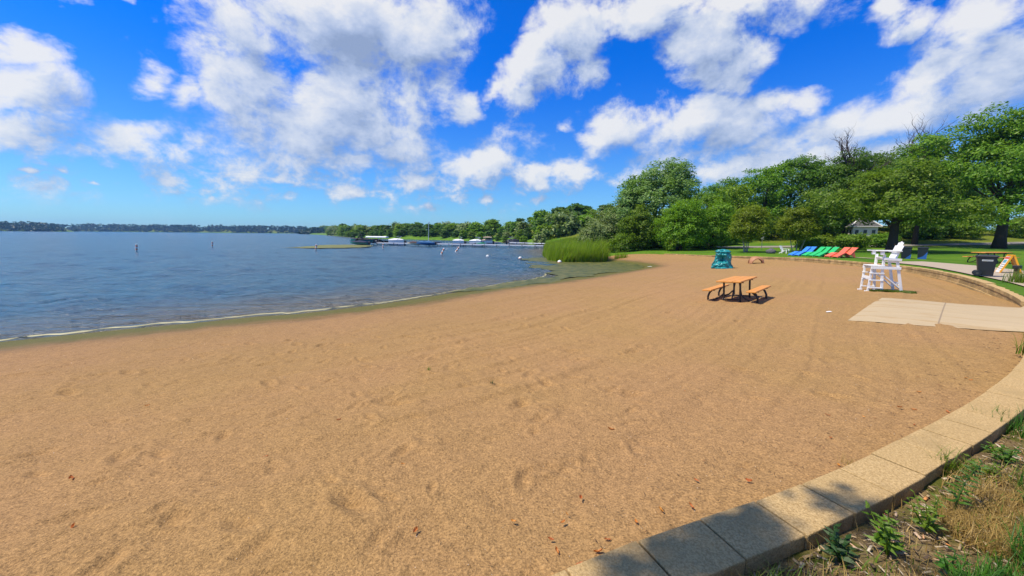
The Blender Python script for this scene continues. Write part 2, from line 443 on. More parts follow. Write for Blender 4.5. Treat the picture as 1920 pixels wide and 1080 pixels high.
# ------------------------------------------------------------------ ground sheets
def polar(az0, az1, na, r0, r1, nr, pw=1.0):
    a = np.radians(np.linspace(az0, az1, na)); r = r0 * (r1 / r0) ** np.linspace(0, 1, nr)
    R, A = np.meshgrid(r, a, indexing='ij')
    X = R * np.sin(A); Y = R * np.cos(A)
    idx = np.arange(na * nr).reshape(nr, na)
    Q = np.stack([idx[:-1, :-1], idx[:-1, 1:], idx[1:, 1:], idx[1:, :-1]], -1).reshape(-1, 4)[:, ::-1]
    return X.ravel(), Y.ravel(), Q

def sand_material():
    m, nt, out = new_mat('sand'); N = NT(nt)
    P = N.n('NewGeometry').outputs['Position']
    ds = N.n('Attribute', attribute_name='ds').outputs['Fac']
    big = N.noise(P, .22, 3); mid = N.noise(P, 2.2, 5, .6); g1 = N.noise(P, 62, 2.5, .75); g2 = N.noise(P, 17, 4, .7)
    c = N.mix(mid, (.318, .187, .067), (.398, .243, .090))
    c = N.mix(N.rng(big, .35, .7), c, (.370, .214, .090))
    c = N.mix(N.math('MULTIPLY', N.rng(N.math('ADD', ds, N.math('MULTIPLY', big, 6.0)), 14.0, 3.0), .45), c, (.262, .152, .072))
    grain = N.math('ADD', N.math('MULTIPLY', N.math('SUBTRACT', g1, .5), 2.3), N.math('MULTIPLY', N.math('SUBTRACT', g2, .5), .9))
    hs = N.n('HueSaturation', {'Color': c, 'Value': N.math('ADD', grain, 1.0)})
    c = hs.outputs[0]
    # wet sand and a strip of green algae along the waterline
    wob = N.math('MULTIPLY', N.math('SUBTRACT', N.noise(P, 1.1, 5, .65), .5), 1.7)
    wet = N.rng(N.math('ADD', ds, wob), 3.0, 1.0)
    c = N.mix(N.math('MULTIPLY', wet, .75), c, (.15, .095, .042))
    alg = N.rng(N.math('ADD', ds, N.math('MULTIPLY', wob, .75)), 2.1, .8)
    ac = N.mix(N.noise(P, 6, 5, .7), (.060, .075, .008), (.155, .145, .026))
    c = N.mix(N.math('MULTIPLY', alg, .85), c, ac)
    b = N.n('BsdfPrincipled', {'Base Color': c, 'Roughness': N.math('MULTIPLY_ADD', wet, -.25, .95), 'Specular IOR Level': .2})
    h = N.math('ADD', N.math('MULTIPLY', g1, .5), N.noise(P, 14, 6, .75))
    bp = N.n('Bump', {'Height': h, 'Distance': .035, 'Strength': .75})
    N.link(bp.outputs[0], b.inputs['Normal']); N.link(b.outputs[0], out.inputs[0])
    return m

def sand_sheet():
    X, Y, Q = polar(-78, 66, 860, 1.15, 64, 640)
    F = fields(X, Y); ds, dw, cap, top = F
    z = sand_base(X, Y, F)
    r = np.hypot(X, Y)
    fade = sstep(-.2, 1.2, ds) * sstep(0.0, .35, dw)
    d = .040 * (fbm(X * .7, Y * .7, 3, 1) - .5) + .034 * (fbm(X * 3.1, Y * 3.1, 4, 2) - .5) + .012 * (fbm(X * 13, Y * 13, 3, 3) - .5)
    # lines left by the beach rake, following the shore
    u = ds + .5 * (fbm(X * .16, Y * .16, 2, 9) - .5)
    pa = .22 + .95 * sstep(.42, .66, fbm(X * .13 + 3, Y * .13, 3, 41))
    d += pa * .034 * (vnoise(u * 3.4, X * .10, 31) - .5) + pa * .024 * (vnoise(u * 8.5, X * .22 + 3, 37) - .5) * sstep(2, 6, r)
    # scuffed lumps to the left
    d += .05 * np.maximum(fbm(X * 2.3 + 40, Y * 2.3, 3, 12) - .56, 0) * sstep(3, -3, X)
    # footprints
    rs = np.random.RandomState(4)
    for i in range(520):
        if i < 340: px, py = rs.uniform(-9, 1.5), rs.uniform(1.8, 10)
        else: px, py = rs.uniform(-2, 9), rs.uniform(2.5, 16)
        a = rs.uniform(0, 6.28); ca, sa = math.cos(a), math.sin(a); s = rs.uniform(.35, .85) if i % 4 else rs.uniform(.8, 1.1); dep = rs.uniform(.014, .036) * s
        m = (np.abs(X - px) < .5) & (np.abs(Y - py) < .5)
        if not m.any(): continue
        lx = ((X[m] - px) * ca + (Y[m] - py) * sa) / (.15 * s); ly = (-(X[m] - px) * sa + (Y[m] - py) * ca) / (.065 * s)
        q = lx * lx + ly * ly
        d[m] += -dep * np.exp(-q) + dep * .45 * np.exp(-(np.sqrt(q) - 1.7) ** 2 * 3)
    z = z + d * fade
    z = np.where(dw < -.15, top - .75, z)
    keep = ((dw > -.8) & (ds > -3))[Q].all(1)
    Q = Q[keep]
    used = np.unique(Q); mp = np.full(len(X), -1); mp[used] = np.arange(len(used))
    V = np.stack([X, Y, z], -1)[used]
    o = np_obj('sand_beach', V, mp[Q], M_SAND, smooth=True, attrs={'ds': ds[used]})
    tag(o, 'wide raked tan sand beach sloping down to the lake', 'beach', kind='structure')
M_SAND = sand_material(); sand_sheet()

def grass_material():
    m, nt, out = new_mat('grass_land'); N = NT(nt)
    P = N.n('NewGeometry').outputs['Position']
    s = N.n('SeparateXYZ', {0: P})
    n1 = N.noise(P, .35, 4); n2 = N.noise(P, 9, 5, .7)
    c = N.mix(N.rng(n1, .35, .65), (.080, .205, .006), (.140, .265, .010))
    dry = N.rng(N.math('ADD', s.outputs[2], N.math('MULTIPLY', n1, 1.2)), 2.3, 3.1)
    c = N.mix(N.math('MULTIPLY', dry, .8), c, (.20, .21, .02))
    c = N.mix(n2, c, N.mix(.45, c, (.02, .05, .004)))
    c = N.mix(N.math('MULTIPLY', N.rng(n2, .5, .75), .4), c, (.15, .20, .03))
    b = N.n('BsdfPrincipled', {'Base Color': c, 'Roughness': .8, 'Specular IOR Level': .2})
    bp = N.n('Bump', {'Height': N.noise(P, 30, 3, .7), 'Distance': .06}); N.link(bp.outputs[0], b.inputs['Normal'])
    N.link(b.outputs[0], out.inputs[0]); return m
M_GRASS = grass_material()

def land_sheet():
    X, Y, Q = polar(-70, 78, 560, 9, 2150, 420)
    F = fields(X, Y); ds, dw, cap, top = F
    z = land_base(X, Y, F)
    z = z + .05 * (fbm(X * .8, Y * .8, 3, 3) - .5) * sstep(.6, 3, -dw)
    z = np.where(ds < 0.02, -2.0, z)
    z = np.where(dw > -.15, np.minimum(sand_base(X, Y, F) - .7, z), z)
    tail = (dw > -.15) & (ds > 0)
    # inside the loop round the ramp
    keep = ((ds > -30) & ~((dw > 3)))[Q].all(1)
    Q = Q[keep]; used = np.unique(Q); mp = np.full(len(X), -1); mp[used] = np.arange(len(used))
    o = np_obj('lawn', np.stack([X, Y, z], -1)[used], mp[Q], M_GRASS, smooth=True)
    tag(o, 'green lawn and grassy shore land behind the beach', 'lawn', kind='structure')
land_sheet()

def water_material():
    m, nt, out = new_mat('lake_water'); N = NT(nt)
    P = N.n('NewGeometry').outputs['Position']
    dep = N.n('Attribute', attribute_name='ds').outputs['Fac']
    c = N.mix(N.rng(N.math('MULTIPLY', dep, -1.0), .0, 8.0), (.13, .105, .06), (.024, .090, .148))
    c = N.mix(N.rng(N.noise(P, .03, 3), .4, .65), c, N.mix(.35, c, (.04, .10, .15)))
    mp = N.n('Mapping', {'Vector': P, 'Rotation': (0, 0, RAD(-38)), 'Scale': (.34, 1.0, 1.0)}).outputs[0]
    mp2 = N.n('Mapping', {'Vector': P, 'Rotation': (0, 0, RAD(-20)), 'Scale': (.5, 1.0, 1.0)}).outputs[0]
    h = N.math('ADD', N.noise(mp, 1.1, 4, .55, .4), N.math('MULTIPLY', N.noise(mp2, 3.6, 4, .6, .3), .35))
    bp = N.n('Bump', {'Height': h, 'Distance': 1.35, 'Strength': 1.0})
    b = N.n('BsdfPrincipled', {'Base Color': c, 'Roughness': .20, 'IOR': 1.33, 'Specular IOR Level': .5})
    N.link(bp.outputs[0], b.inputs['Normal']); N.link(b.outputs[0], out.inputs[0]); return m

def lake():
    X, Y, Q = polar(-80, 50, 520, 8, 2050, 420)
    ds = ds_of(X, Y)
    k = sstep(0.0, 8, -ds)
    ca, sa = math.cos(RAD(-38)), math.sin(RAD(-38))
    u = X * ca + Y * sa; v = -X * sa + Y * ca
    r = np.hypot(X, Y)
    z = (.34 * (fbm(u * .22, v * .70, 4, 21) - .5) * k + .02 * np.sin(ds * 4.2 + 3 * fbm(X * .2, Y * .2, 2, 8)) * sstep(-.2, -1.5, ds) * sstep(-14, -4, ds)) * sstep(160, 40, r)
    keep = (ds < 4)[Q].all(1); Q = Q[keep]; used = np.unique(Q); mp = np.full(len(X), -1); mp[used] = np.arange(len(used))
    o = np_obj('lake_water', np.stack([X, Y, z], -1)[used], mp[Q], water_material(), smooth=True, attrs={'ds': ds[used]})
    tag(o, 'rippled blue lake', 'lake', kind='structure')
lake()

# floating weed: shore mat round the reeds and a far patch
def weed_mat():
    m, nt, out = new_mat('algae'); N = NT(nt); P = N.n('NewGeometry').outputs['Position']
    c = N.ramp(N.noise(P, 1.3, 6, .68), [(.3, (.030, .050, .012)), (.5, (.095, .105, .020)), (.72, (.19, .165, .05))])
    b = N.n('BsdfPrincipled', {'Base Color': c, 'Roughness': .55, 'Specular IOR Level': .3})
    bp = N.n('Bump', {'Height': N.noise(P, 5, 5, .7), 'Distance': .05}); N.link(bp.outputs[0], b.inputs['Normal'])
    N.link(b.outputs[0], out.inputs[0]); return m
M_ALGAE = weed_mat()
def mat_patch(name, poly, step, thr, seed, label, cat, mat, edge=1.2, sq=1.0, lift=.02):
    P = np.array(poly); x0, y0 = P.min(0) - 1; x1, y1 = P.max(0) + 1
    gx = np.arange(x0, x1, step); gy = np.arange(y0, y1, step)
    X, Y = np.meshgrid(gx, gy); X = X.ravel(); Y = Y.ravel()
    d, _ = seg_dist(X, Y, P, True); d = np.where(inside(X, Y, P), d, -d)
    s = d / edge + 2.2 * (fbm(X * .55 * sq, Y * .55, 4, seed) - .5)
    z = lift + .05 * fbm(X * 1.2, Y * 1.2, 3, seed + 3)
    n = len(gx); idx = np.arange(len(X)).reshape(len(gy), n)
    Q = np.stack([idx[:-1, :-1], idx[:-1, 1:], idx[1:, 1:], idx[1:, :-1]], -1).reshape(-1, 4)
    Q = Q[(s > thr)[Q].all(1)]; used = np.unique(Q); mp = np.full(len(X), -1); mp[used] = np.arange(len(used))
    o = np_obj(name, np.stack([X, Y, z], -1)[used], mp[Q], mat, smooth=True)
    tag(o, label, cat, kind='stuff')
mat_patch('algae_mat', [(-3.0, 19.2), (-.4, 22.6), (1.6, 25.2), (2.9, 28.0), (2.5, 32), (1.6, 36), (1.8, 41), (1.0, 46.5), (3.6, 50), (9, 48), (12.2, 44), (13.3, 37.5), (11.5, 33.8), (7, 28.6), (3.4, 24.6), (0, 20.9)], .11, .05, 3,
          'olive green mat of algae in the shallows by the reeds', 'algae', M_ALGAE, 1.0)
M_FARWEED = paint('far_weed', (.145, .15, .022), .7, .3, 2)
mat_patch('floating_weed', [(-43.5, 71.5), (-37, 71), (-32, 73), (-29.5, 79), (-33, 90), (-39, 95), (-45, 89), (-42, 78)], .4, -.1, 8, 'yellow green patch of weed floating beyond the buoys', 'weed', M_FARWEED, 1.6, .3, .10)

def foam():
    P = SHORE_NEAR[(SHORE_NEAR[:, 0] < -1.2)]; P = catmull(list(map(tuple, P)) + [(-.9, 21.9), (1.1, 24.3), (2.3, 27.0), (2.8, 28.6)], .07)
    V = []; Q = []; rs = np.random.RandomState(2)
    t = np.gradient(P, axis=0); t /= np.linalg.norm(t, axis=1)[:, None]; nrm = np.stack([-t[:, 1], t[:, 0]], -1)
    s = np.arange(len(P)) * .07
    off = .20 + .60 * (fbm(s * .35, s * 0, 3, 4) - .5) + .26 * (fbm(s * 2.2, s * 0, 3, 6) - .5)
    wd = .006 + .085 * np.maximum(fbm(s * 1.6, s * 0 + 4, 4, 11) - .40, 0) + .030 * vnoise(s * 4, s * 0, 3) * vnoise(s * 1.1, s * 0 + 8, 5)
    wd = wd * (.3 + 1.4 * vnoise(s * 5, s * 0 + 2, 9)) * (.12 + .88 * sstep(.30, .52, fbm(s * .9, s * 0 + 6, 3, 14)))
    off = off + .10 * (vnoise(s * 3.1, s * 0, 19) - .5)
    a = P + nrm * (off - wd)[:, None]; b = P + nrm * (off + wd)[:, None]; c = P + nrm * off[:, None]
    n = len(P)
    V = np.concatenate([np.c_[a, np.full(n, .012)], np.c_[c, np.full(n, .045)], np.c_[b, np.full(n, .012)]])
    i = np.arange(n - 1)
    Q = np.concatenate([np.stack([i, i + 1, i + 1 + n, i + n], -1), np.stack([i + n, i + n + 1, i + 1 + 2 * n, i + 2 * n], -1)])
    o = np_obj('shore_foam', V, Q, paint('foam', (.44, .41, .22), .6, .3, 5, .01), smooth=True)
    tag(o, 'pale yellow line of foam along the water edge', 'foam', kind='stuff')
foam()

# paths and the road behind the lawn: strips laid on the land
def strip(name, pts, width, lift, mat, label, cat, step=.5):
    P = catmull(pts, step); t = np.gradient(P, axis=0); t /= np.linalg.norm(t, axis=1)[:, None]; nr = np.stack([-t[:, 1], t[:, 0]], -1)
    k = 5; V = []
    for j in range(k):
        q = P + nr * ((j / (k - 1) - .5) * width); V.append(np.c_[q, land_base(q[:, 0], q[:, 1]) + lift])
    n = len(P); V = np.concatenate(V); i = np.arange(n - 1)
    Q = np.concatenate([np.stack([i + j * n, i + j * n + n, i + j * n + n + 1, i + j * n + 1], -1) for j in range(k - 1)])
    o = np_obj(name, V, Q, mat, smooth=True); tag(o, label, cat, kind='structure'); return o
M_CONC = paint('concrete', (.41, .33, .23), .85, .14, 2.5, .004)
M_ROAD = paint('road', (.25, .225, .18), .9, .12, 1.2, .004)
strip('road', [(14, 58), (20, 54.5), (28, 52), (38, 51), (50, 50.5), (64, 51.5), (84, 54), (110, 58)], 2.6, .05, M_ROAD, 'pale road crossing behind the lawn', 'road')
strip('concrete_path', [(21.9, 16.2), (23.6, 18.6), (25.3, 21.4), (26.2, 24.0), (26.4, 26.2)], 3.0, .05, M_CONC, 'light concrete path behind the curved wall', 'path')
strip('walkway', [(15.0, 8.2), (17.7, 10.8), (20.0, 13.6), (21.9, 16.2)], 2.8, .046, M_CONC, 'concrete path coming up from the ramp', 'path')
strip('chair_pad', [(27.4, 29.2), (26.9, 32.0), (26.3, 35.2)], .5, .045, M_CONC, 'narrow concrete strip beside the lounge chairs', 'path')

# ramp slab
def ramp():
    far = np.linspace((12.0, 12.3), (16.4, 9.0), 40); near = np.linspace((7.9, 8.85), (12.4, 5.6), 40)
    rs = np.random.RandomState(8); V = []; k = 30
    for j in range(k):
        f = j / (k - 1); q = near * (1 - f) + far * f
        V.append(q)
    V = np.concatenate(V)
    jag = .35 * (fbm(V[:, 0] * 1.4, V[:, 1] * 1.4, 4, 5) - .5)
    z = sand_base(V[:, 0], V[:, 1]); dw = fields(V[:, 0], V[:, 1])[1]
    z = np.where(dw < 0, 1.1 + .06 * -dw, z)
    d = V[:, 0] * 0
    z = z + .05
    n = 40; idx = np.arange(len(V)).reshape(k, n)
    # wavy outer edge where sand has drifted over the slab
    Q = np.stack([idx[:-1, :-1], idx[:-1, 1:], idx[1:, 1:], idx[1:, :-1]], -1).reshape(-1, 4)
    edge = np.abs(np.tile(np.arange(n), k)); ed2 = np.repeat(np.arange(k), n)
    drift = .028 * fbm(V[:, 0] * 3, V[:, 1] * 1.1, 4, 9)
    low = np.minimum(np.minimum(ed2, k - 1 - ed2) / 3.0, edge / 2.0)
    z = z - np.where(low < 1, (1 - low) * (drift + .022), 0)
    o = np_obj('concrete_ramp', np.c_[V, z], Q, M_SLAB, smooth=True)
    tag(o, 'flat pale concrete ramp slab half covered by drifted sand', 'ramp', kind='structure')
def slab_mat():
    m, nt, out = new_mat('slab'); N = NT(nt); P = N.n('NewGeometry').outputs['Position']
    ax = N.n('VectorMath', {0: P, 1: (.649, -.761, 0)}, operation='DOT_PRODUCT').outputs['Value']
    ay = N.n('VectorMath', {0: P, 1: (.761, .649, 0)}, operation='DOT_PRODUCT').outputs['Value']
    joint = N.rng(N.math('ABSOLUTE', N.math('SUBTRACT', ax, -.2)), .02, .005)
    v = N.n('CombineXYZ', {0: N.math('MULTIPLY', ax, .5), 1: N.math('MULTIPLY', ay, 2.2), 2: 0.0}).outputs[0]
    c = N.mix(N.noise(v, 1.6, 5, .65), (.40, .305, .175), (.52, .405, .245))
    sandy = N.rng(N.noise(v, .9, 6, .7), .53, .62)
    c = N.mix(N.math('MULTIPLY', sandy, .55), c, (.38, .25, .11))
    c = N.mix(N.math('MULTIPLY', joint, .6), c, (.16, .12, .09))
    b = N.n('BsdfPrincipled', {'Base Color': c, 'Roughness': .9, 'Specular IOR Level': .2})
    bp = N.n('Bump', {'Height': N.noise(P, 40, 4, .7), 'Distance': .004}); N.link(bp.outputs[0], b.inputs['Normal'])
    N.link(b.outputs[0], out.inputs[0]); return m
M_SLAB = slab_mat(); ramp()

# near planting bed on the camera's side of the wall
def mulch_z(x, y):
    F = fields(x, y); d = np.clip(-F[1] - .3, 0, 9)
    return 1.205 + .045 * d + .05 * (fbm(x * 2.2, y * 2.2, 4, 3) - .5) + .05 * sstep(.25, 0, d) * -1
def mulch():
    g = np.arange(-12, 14, .05); h = np.arange(-6, 9, .05)
    X, Y = np.meshgrid(g, h); X = X.ravel(); Y = Y.ravel()
    dw = fields(X, Y)[1]
    keepv = (dw < -.12) & (dw > -7.5) & (np.hypot(X - 11.5, Y - 8) > 2.6)
    n = len(g); idx = np.arange(len(X)).reshape(len(h), n)
    Q = np.stack([idx[:-1, :-1], idx[:-1, 1:], idx[1:, 1:], idx[1:, :-1]], -1).reshape(-1, 4)
    Q = Q[keepv[Q].all(1)]; used = np.unique(Q); mp = np.full(len(X), -1); mp[used] = np.arange(len(used))
    z = mulch_z(X[used], Y[used])
    m, nt, out = new_mat('mulch'); N = NT(nt); P = N.n('NewGeometry').outputs['Position']
    c = N.ramp(N.noise(P, 22, 6, .75, .6), [(.3, (.07, .045, .022)), (.5, (.20, .14, .065)), (.7, (.36, .27, .12))])
    c = N.mix(N.rng(N.noise(P, 2.2, 4), .5, .62), c, (.10, .11, .018))
    b = N.n('BsdfPrincipled', {'Base Color': c, 'Roughness': .9, 'Specular IOR Level': .15})
    bp = N.n('Bump', {'Height': N.noise(P, 30, 5, .7), 'Distance': .03}); N.link(bp.outputs[0], b.inputs['Normal'])
    N.link(b.outputs[0], out.inputs[0])
    o = np_obj('planting_bed', np.stack([X[used], Y[used], z], -1), mp[Q], m, smooth=True)
    tag(o, 'mulched planting bed outside the wall', 'ground', kind='structure')
mulch()

# ------------------------------------------------------------------ retaining wall of tan concrete blocks
def stone_mat():
    m, nt, out = new_mat('wall_block'); N = NT(nt); geo = N.n('NewGeometry'); P = geo.outputs['Position']
    g = N.noise(P, 75, 2.5, .8)
    c = N.mix(N.rng(g, .3, .7), (.37, .238, .094), (.66, .468, .222))
    c = N.mix(N.math('MULTIPLY', geo.outputs['Random Per Island'], .3), c, (.43, .29, .12))
    c = N.mix(N.math('MULTIPLY', N.rng(N.noise(P, 2.5, 5, .65), .48, .72), .5), c, (.36, .25, .11))
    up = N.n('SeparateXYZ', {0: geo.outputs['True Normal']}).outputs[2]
    c = N.mix(N.math('MULTIPLY', N.math('MULTIPLY', N.rng(N.math('ABSOLUTE', up), .8, .3), N.rng(N.noise(P, 1.7, 5, .65), .36, .60)), .6), c, N.mix(N.noise(P, 6, 4), (.13, .085, .04), (.20, .15, .06)))  # shade of the upright faces painted into the colour, broken up by noise
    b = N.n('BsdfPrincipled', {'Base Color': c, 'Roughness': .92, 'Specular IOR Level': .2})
    bp = N.n('Bump', {'Height': N.noise(P, 60, 4, .75), 'Distance': .012}); N.link(bp.outputs[0], b.inputs['Normal'])
    N.link(b.outputs[0], out.inputs[0]); return m
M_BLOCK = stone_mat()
E_S = np.r_[0, np.cumsum(np.linalg.norm(np.diff(EDGE[:, :2], axis=0), axis=1))]
def edge_at(s):
    return [np.interp(s, E_S, EDGE[:, k]) for k in range(4)]
def s_near(x, y): return E_S[np.argmin(np.hypot(EDGE[:, 0] - x, EDGE[:, 1] - y))]
def block_course(s0, s1, L, w_in, w_out, ztop, zbot, rs, jit=.004):
    """a run of blocks between s0 and s1; w_in / w_out are the offsets of the faces from the edge line"""
    mb = MB(); s = s0
    while s < s1 - .1:
        e = min(s + L, s1); g = .005
        a = edge_at(s + g); b = edge_at(e - g)
        ta = np.array(edge_at(s + .15)[:2]) - np.array(edge_at(s - .15)[:2]); ta /= np.linalg.norm(ta)
        tb = np.array(edge_at(e + .15)[:2]) - np.array(edge_at(e - .15)[:2]); tb /= np.linalg.norm(tb)
        na = np.array([ta[1], -ta[0]]); nb = np.array([tb[1], -tb[0]])
        j = rs.uniform(-jit, jit); k = rs.uniform(-jit, jit) * .6
        pts = []
        for z in (zbot, ztop):
            za = (a[2] + z if z <= 0.001 else z) + k; zb = (b[2] + z if z <= 0.001 else z) + k
            pts += [(*(np.array(a[:2]) + na * (w_in + j)), za), (*(np.array(b[:2]) + nb * (w_in + j)), zb),
                    (*(np.array(b[:2]) + nb * (w_out + j)), zb), (*(np.array(a[:2]) + na * (w_out + j)), za)]
        mb.add(pts, [(3, 2, 1, 0), (4, 5, 6, 7), (0, 1, 5, 4), (1, 2, 6, 5), (2, 3, 7, 6), (3, 0, 4, 7)])
        s = e
    return mb
def wall(name, label, s0, s1, drop, seed):
    rs = np.random.RandomState(seed)
    root = empty(name, (0, 0, 0)); tag(root, label, 'wall')
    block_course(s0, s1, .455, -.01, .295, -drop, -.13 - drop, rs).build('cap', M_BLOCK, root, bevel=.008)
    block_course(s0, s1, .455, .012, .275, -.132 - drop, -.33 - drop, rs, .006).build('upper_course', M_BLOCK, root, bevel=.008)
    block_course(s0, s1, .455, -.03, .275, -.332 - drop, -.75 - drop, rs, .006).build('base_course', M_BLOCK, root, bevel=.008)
    return root
sA = s_near(-12, -4.3); sB = s_near(10.0, 7.3)
wall('retaining_wall', 'near curved low wall of tan blocks crossing the lower right corner', sA, sB, 0, 1)
sC = s_near(14.6, 10.9); sD = s_near(18.3, 14.6); sE = s_near(23.75, 32.2); sF = s_near(20.6, 39.6); sG = s_near(17.6, 44.5)
wall('retaining_wall', 'low end of the far block wall stepping down beside the ramp', sC, sD, 0.02, 2)
wall('retaining_wall', 'far curved block wall behind the lifeguard chair and bin', sD + .01, sE, 0, 3)
wall('retaining_wall', 'lower stepped block wall between the lounge chairs and the small arch', sE + .01, sF, 0, 4)
wall('retaining_wall', 'farthest low stretch of block wall ending behind the teal climbing rock', sF + .01, sG, .05, 5)

# ------------------------------------------------------------------ things on the beach and lawn
M_ORANGE = paint('orange_plank', (.66, .28, .05), .55, .14, 4, .003)
M_BLACKM = paint('black_tube', (.022, .016, .014), .45, .2, 8)
def picnic_table(label, x, y, rz, sand, L=2.3, sink=.05, group='orange picnic tables'):
    t = empty('picnic_table', (x, y, gz(x, y, sand) - sink), tilt_rot(x, y, rz, sand)); tag(t, label, 'picnic table', group)
    mb = MB(); 
    for i in (-1, 0, 1): mb.box((0, i * .243, .745), (L, .236, .045))
    mb.build('tabletop', M_ORANGE, t, bevel=.008)
    for s in (-1, 1):
        MB().box((0, s * .64, .445), (L, .27, .045)).build('bench_seat', M_ORANGE, t, bevel=.008)
    for e in (-1, 1):
        xx = e * (L / 2 - .42); mb = MB()
        mb.bar((xx, -.33, .70), (xx, .33, .70), .06, .045)
        for s in (-1, 1):
            mb.tube([(xx, s * .24, .71), (xx, s * .24, .3), (xx, s * .24, -.02)], .03)           # table post
            mb.tube([(xx, s * .60, .42), (xx, s * .68, .33), (xx, s * .73, .2), (xx, s * .73, .06), (xx, s * .71, -.03)], .032)   # bowed bench leg
            mb.tube([(xx, s * .26, .30), (xx, s * .40, .16), (xx, s * .56, .09), (xx, s * .73, .06)], .026)
            mb.bar((xx, s * .52, .41), (xx, s * .76, .41), .06, .03)
        mb.tube([(xx, -.27, .13), (xx, .27, .13)], .025)
        mb.build('leg_frame', M_BLACKM, t, smooth=False)
    for e in (-1, 1): MB().tube([(e * .18, 0, .71), (e * (L / 2 - .42), 0, .14)], .02).build('brace', M_BLACKM, t)
    return t
picnic_table('orange topped picnic table with black frame standing alone on the sand', 7.6, 12.8, RAD(45), True, L=1.95, sink=.07)
picnic_table('orange picnic table on the lawn behind the black bin, below the big tree', 31.3, 25.2, RAD(6), False, 2.05)

M_WHITE = paint('white_board', (.82, .82, .80), .5, .04, 5)
def lifeguard_chair():
    x, y = 13.85, 14.35
    t = empty('lifeguard_chair', (x, y, gz(x, y) - .02), (0, 0, RAD(-20)), .96)
    tag(t, 'tall white lifeguard chair with side ladder, facing the lake', 'lifeguard chair'); t.scale = (.88, .9, .97)
    W = .29
    for s in (-1, 1):
        yy = s * W
        # front platform leg, main leg, raked back leg - each with a flared foot
        mb = MB(); mb.bar((-.52, yy, .02), (-.47, yy, .98), .04, .075, (1, 0, 0)); mb.box((-.55, yy, .02), (.17, .05, .05)); mb.build('front_leg', M_WHITE, t, bevel=.006)
        mb = MB(); mb.bar((-.05, yy + .002, .03), (-.12, yy + .002, .75), .045, .09, (1, 0, 0)); mb.bar((-.12, yy + .002, .75), (-.12, yy + .002, 1.44), .045, .09, (1, 0, 0))
        mb.box((-.01, yy, .02), (.2, .055, .05)); mb.build('main_leg', M_WHITE, t, bevel=.006)
        mb = MB(); mb.bar((.60, yy + .004, .02), (.30, yy + .004, 1.30), .045, .095, (1, 0, 0)); mb.box((.64, yy, .02), (.14, .05, .05)); mb.build('back_leg', M_WHITE, t, bevel=.006)
        MB().bar((-.06, yy - s * .05, .66), (.58, yy - s * .05, .14), .04, .095, (0, s, 0)).build('brace', M_WHITE, t, bevel=.006)
        MB().bar((-.53, yy + s * .045, .93), (.46, yy + s * .045, .93), .04, .10, (0, 0, 1)).build('platform_rail', M_WHITE, t, bevel=.006)
        MB().bar((-.14, yy + s * .047, 1.27), (.44, yy + s * .047, 1.25), .04, .085, (0, 0, 1)).build('seat_rail', M_WHITE, t, bevel=.006)
        mb = MB(); mb.box((-.02, yy + s * .05, 1.575), (.82, .15, .035)); mb.build('armrest', M_WHITE, t, bevel=.008)
        MB().bar((-.22, yy + s * .05, 1.42), (-.22, yy + s * .05, 1.558), .1, .11, (1, 0, 0)).build('arm_support', M_WHITE, t, bevel=.006)
        for z in (.16, .45, .72):
            MB().box((-.29, yy - s * .002, z), (.48, .09, .04)).build('step', M_WHITE, t, bevel=.005)
    mb = MB()
    for i in range(4): mb.box((-.475 + i * .118, 0, 1.012), (.108, .66, .03))
    mb.build('platform', M_WHITE, t, bevel=.005)
    mb = MB()
    for i in range(4): mb.box((-.10 + i * .118, 0, 1.325 - .012 * i), (.106, .60, .03), (0, .1, 0))
    mb.build('seat', M_WHITE, t, bevel=.005)
    mb = MB()
    for i in range(5):                                     # fan of back slats with a rounded top
        yy = (i - 2) * .115; top = 1.93 - .022 * (i - 2) ** 2 * 1.7
        mb.bar((.28, yy * .92, 1.26), (.28 + (top - 1.26) * .36, yy * 1.05, top), .11, .03, (1, 0, .3))
    mb.build('backrest', M_WHITE, t, bevel=.02)
    MB().bar((.31, -.36, 1.545), (.31, .36, 1.545), .06, .03).build('back_rail', M_WHITE, t)
    MB().bar((.52, -.30, .35), (.52, .30, .35), .10, .03, (1, 0, 0)).build('cross_rail', M_WHITE, t)
    MB().bar((.31, -.30, 1.2), (.31, .30, 1.2), .10, .03, (1, 0, 0)).build('cross_rail', M_WHITE, t)
    MB().bar((-.51, -.30, .55), (-.51, .30, .55), .03, .10, (0, 0, 1)).build('cross_rail', M_WHITE, t)
lifeguard_chair()

def blades(name, label, cat, pts, h, w, mat, seed, lean=.35, kind='stuff', wind=(0, 0), segs=2, droop=.3):
    """grass-like blades: pts (n,3) feet"""
    rs = np.random.RandomState(seed); n = len(pts); P = np.asarray(pts, float)
    a = rs.uniform(0, 6.283, n); hh = h * np.ones(n) * rs.uniform(.55, 1.1, n); ww = w * rs.uniform(.7, 1.2, n)
    side = np.stack([np.cos(a), np.sin(a), np.zeros(n)], -1)
    ld = np.stack([np.cos(a + 1.57), np.sin(a + 1.57), np.zeros(n)], -1) * rs.uniform(0, lean, n)[:, None] + np.array([wind[0], wind[1], 0])
    V = []; k = segs + 1
    for i in range(k):
        t = i / segs
        c = P + ld * (hh * t * t)[:, None] * 1.0 + np.stack([np.zeros(n), np.zeros(n), hh * (t - droop * t * t * np.linalg.norm(ld, axis=1))], -1)
        wd = (ww * (1 - t * .92) * .5)[:, None]
        V += [c - side * wd, c + side * wd]
    V = np.stack(V, 1).reshape(-1, 3); b = np.arange(n) * 2 * k
    Q = np.concatenate([np.stack([b + 2 * i, b + 2 * i + 1, b + 2 * i + 3, b + 2 * i + 2], -1) for i in range(segs)])
    o = np_obj(name, V, Q, mat); 
    return tag(o, label, cat, kind=kind)
M_TURF = leaf_mat('turf_blade', (.06, .11, .008), (.13, .19, .015), None, .3)
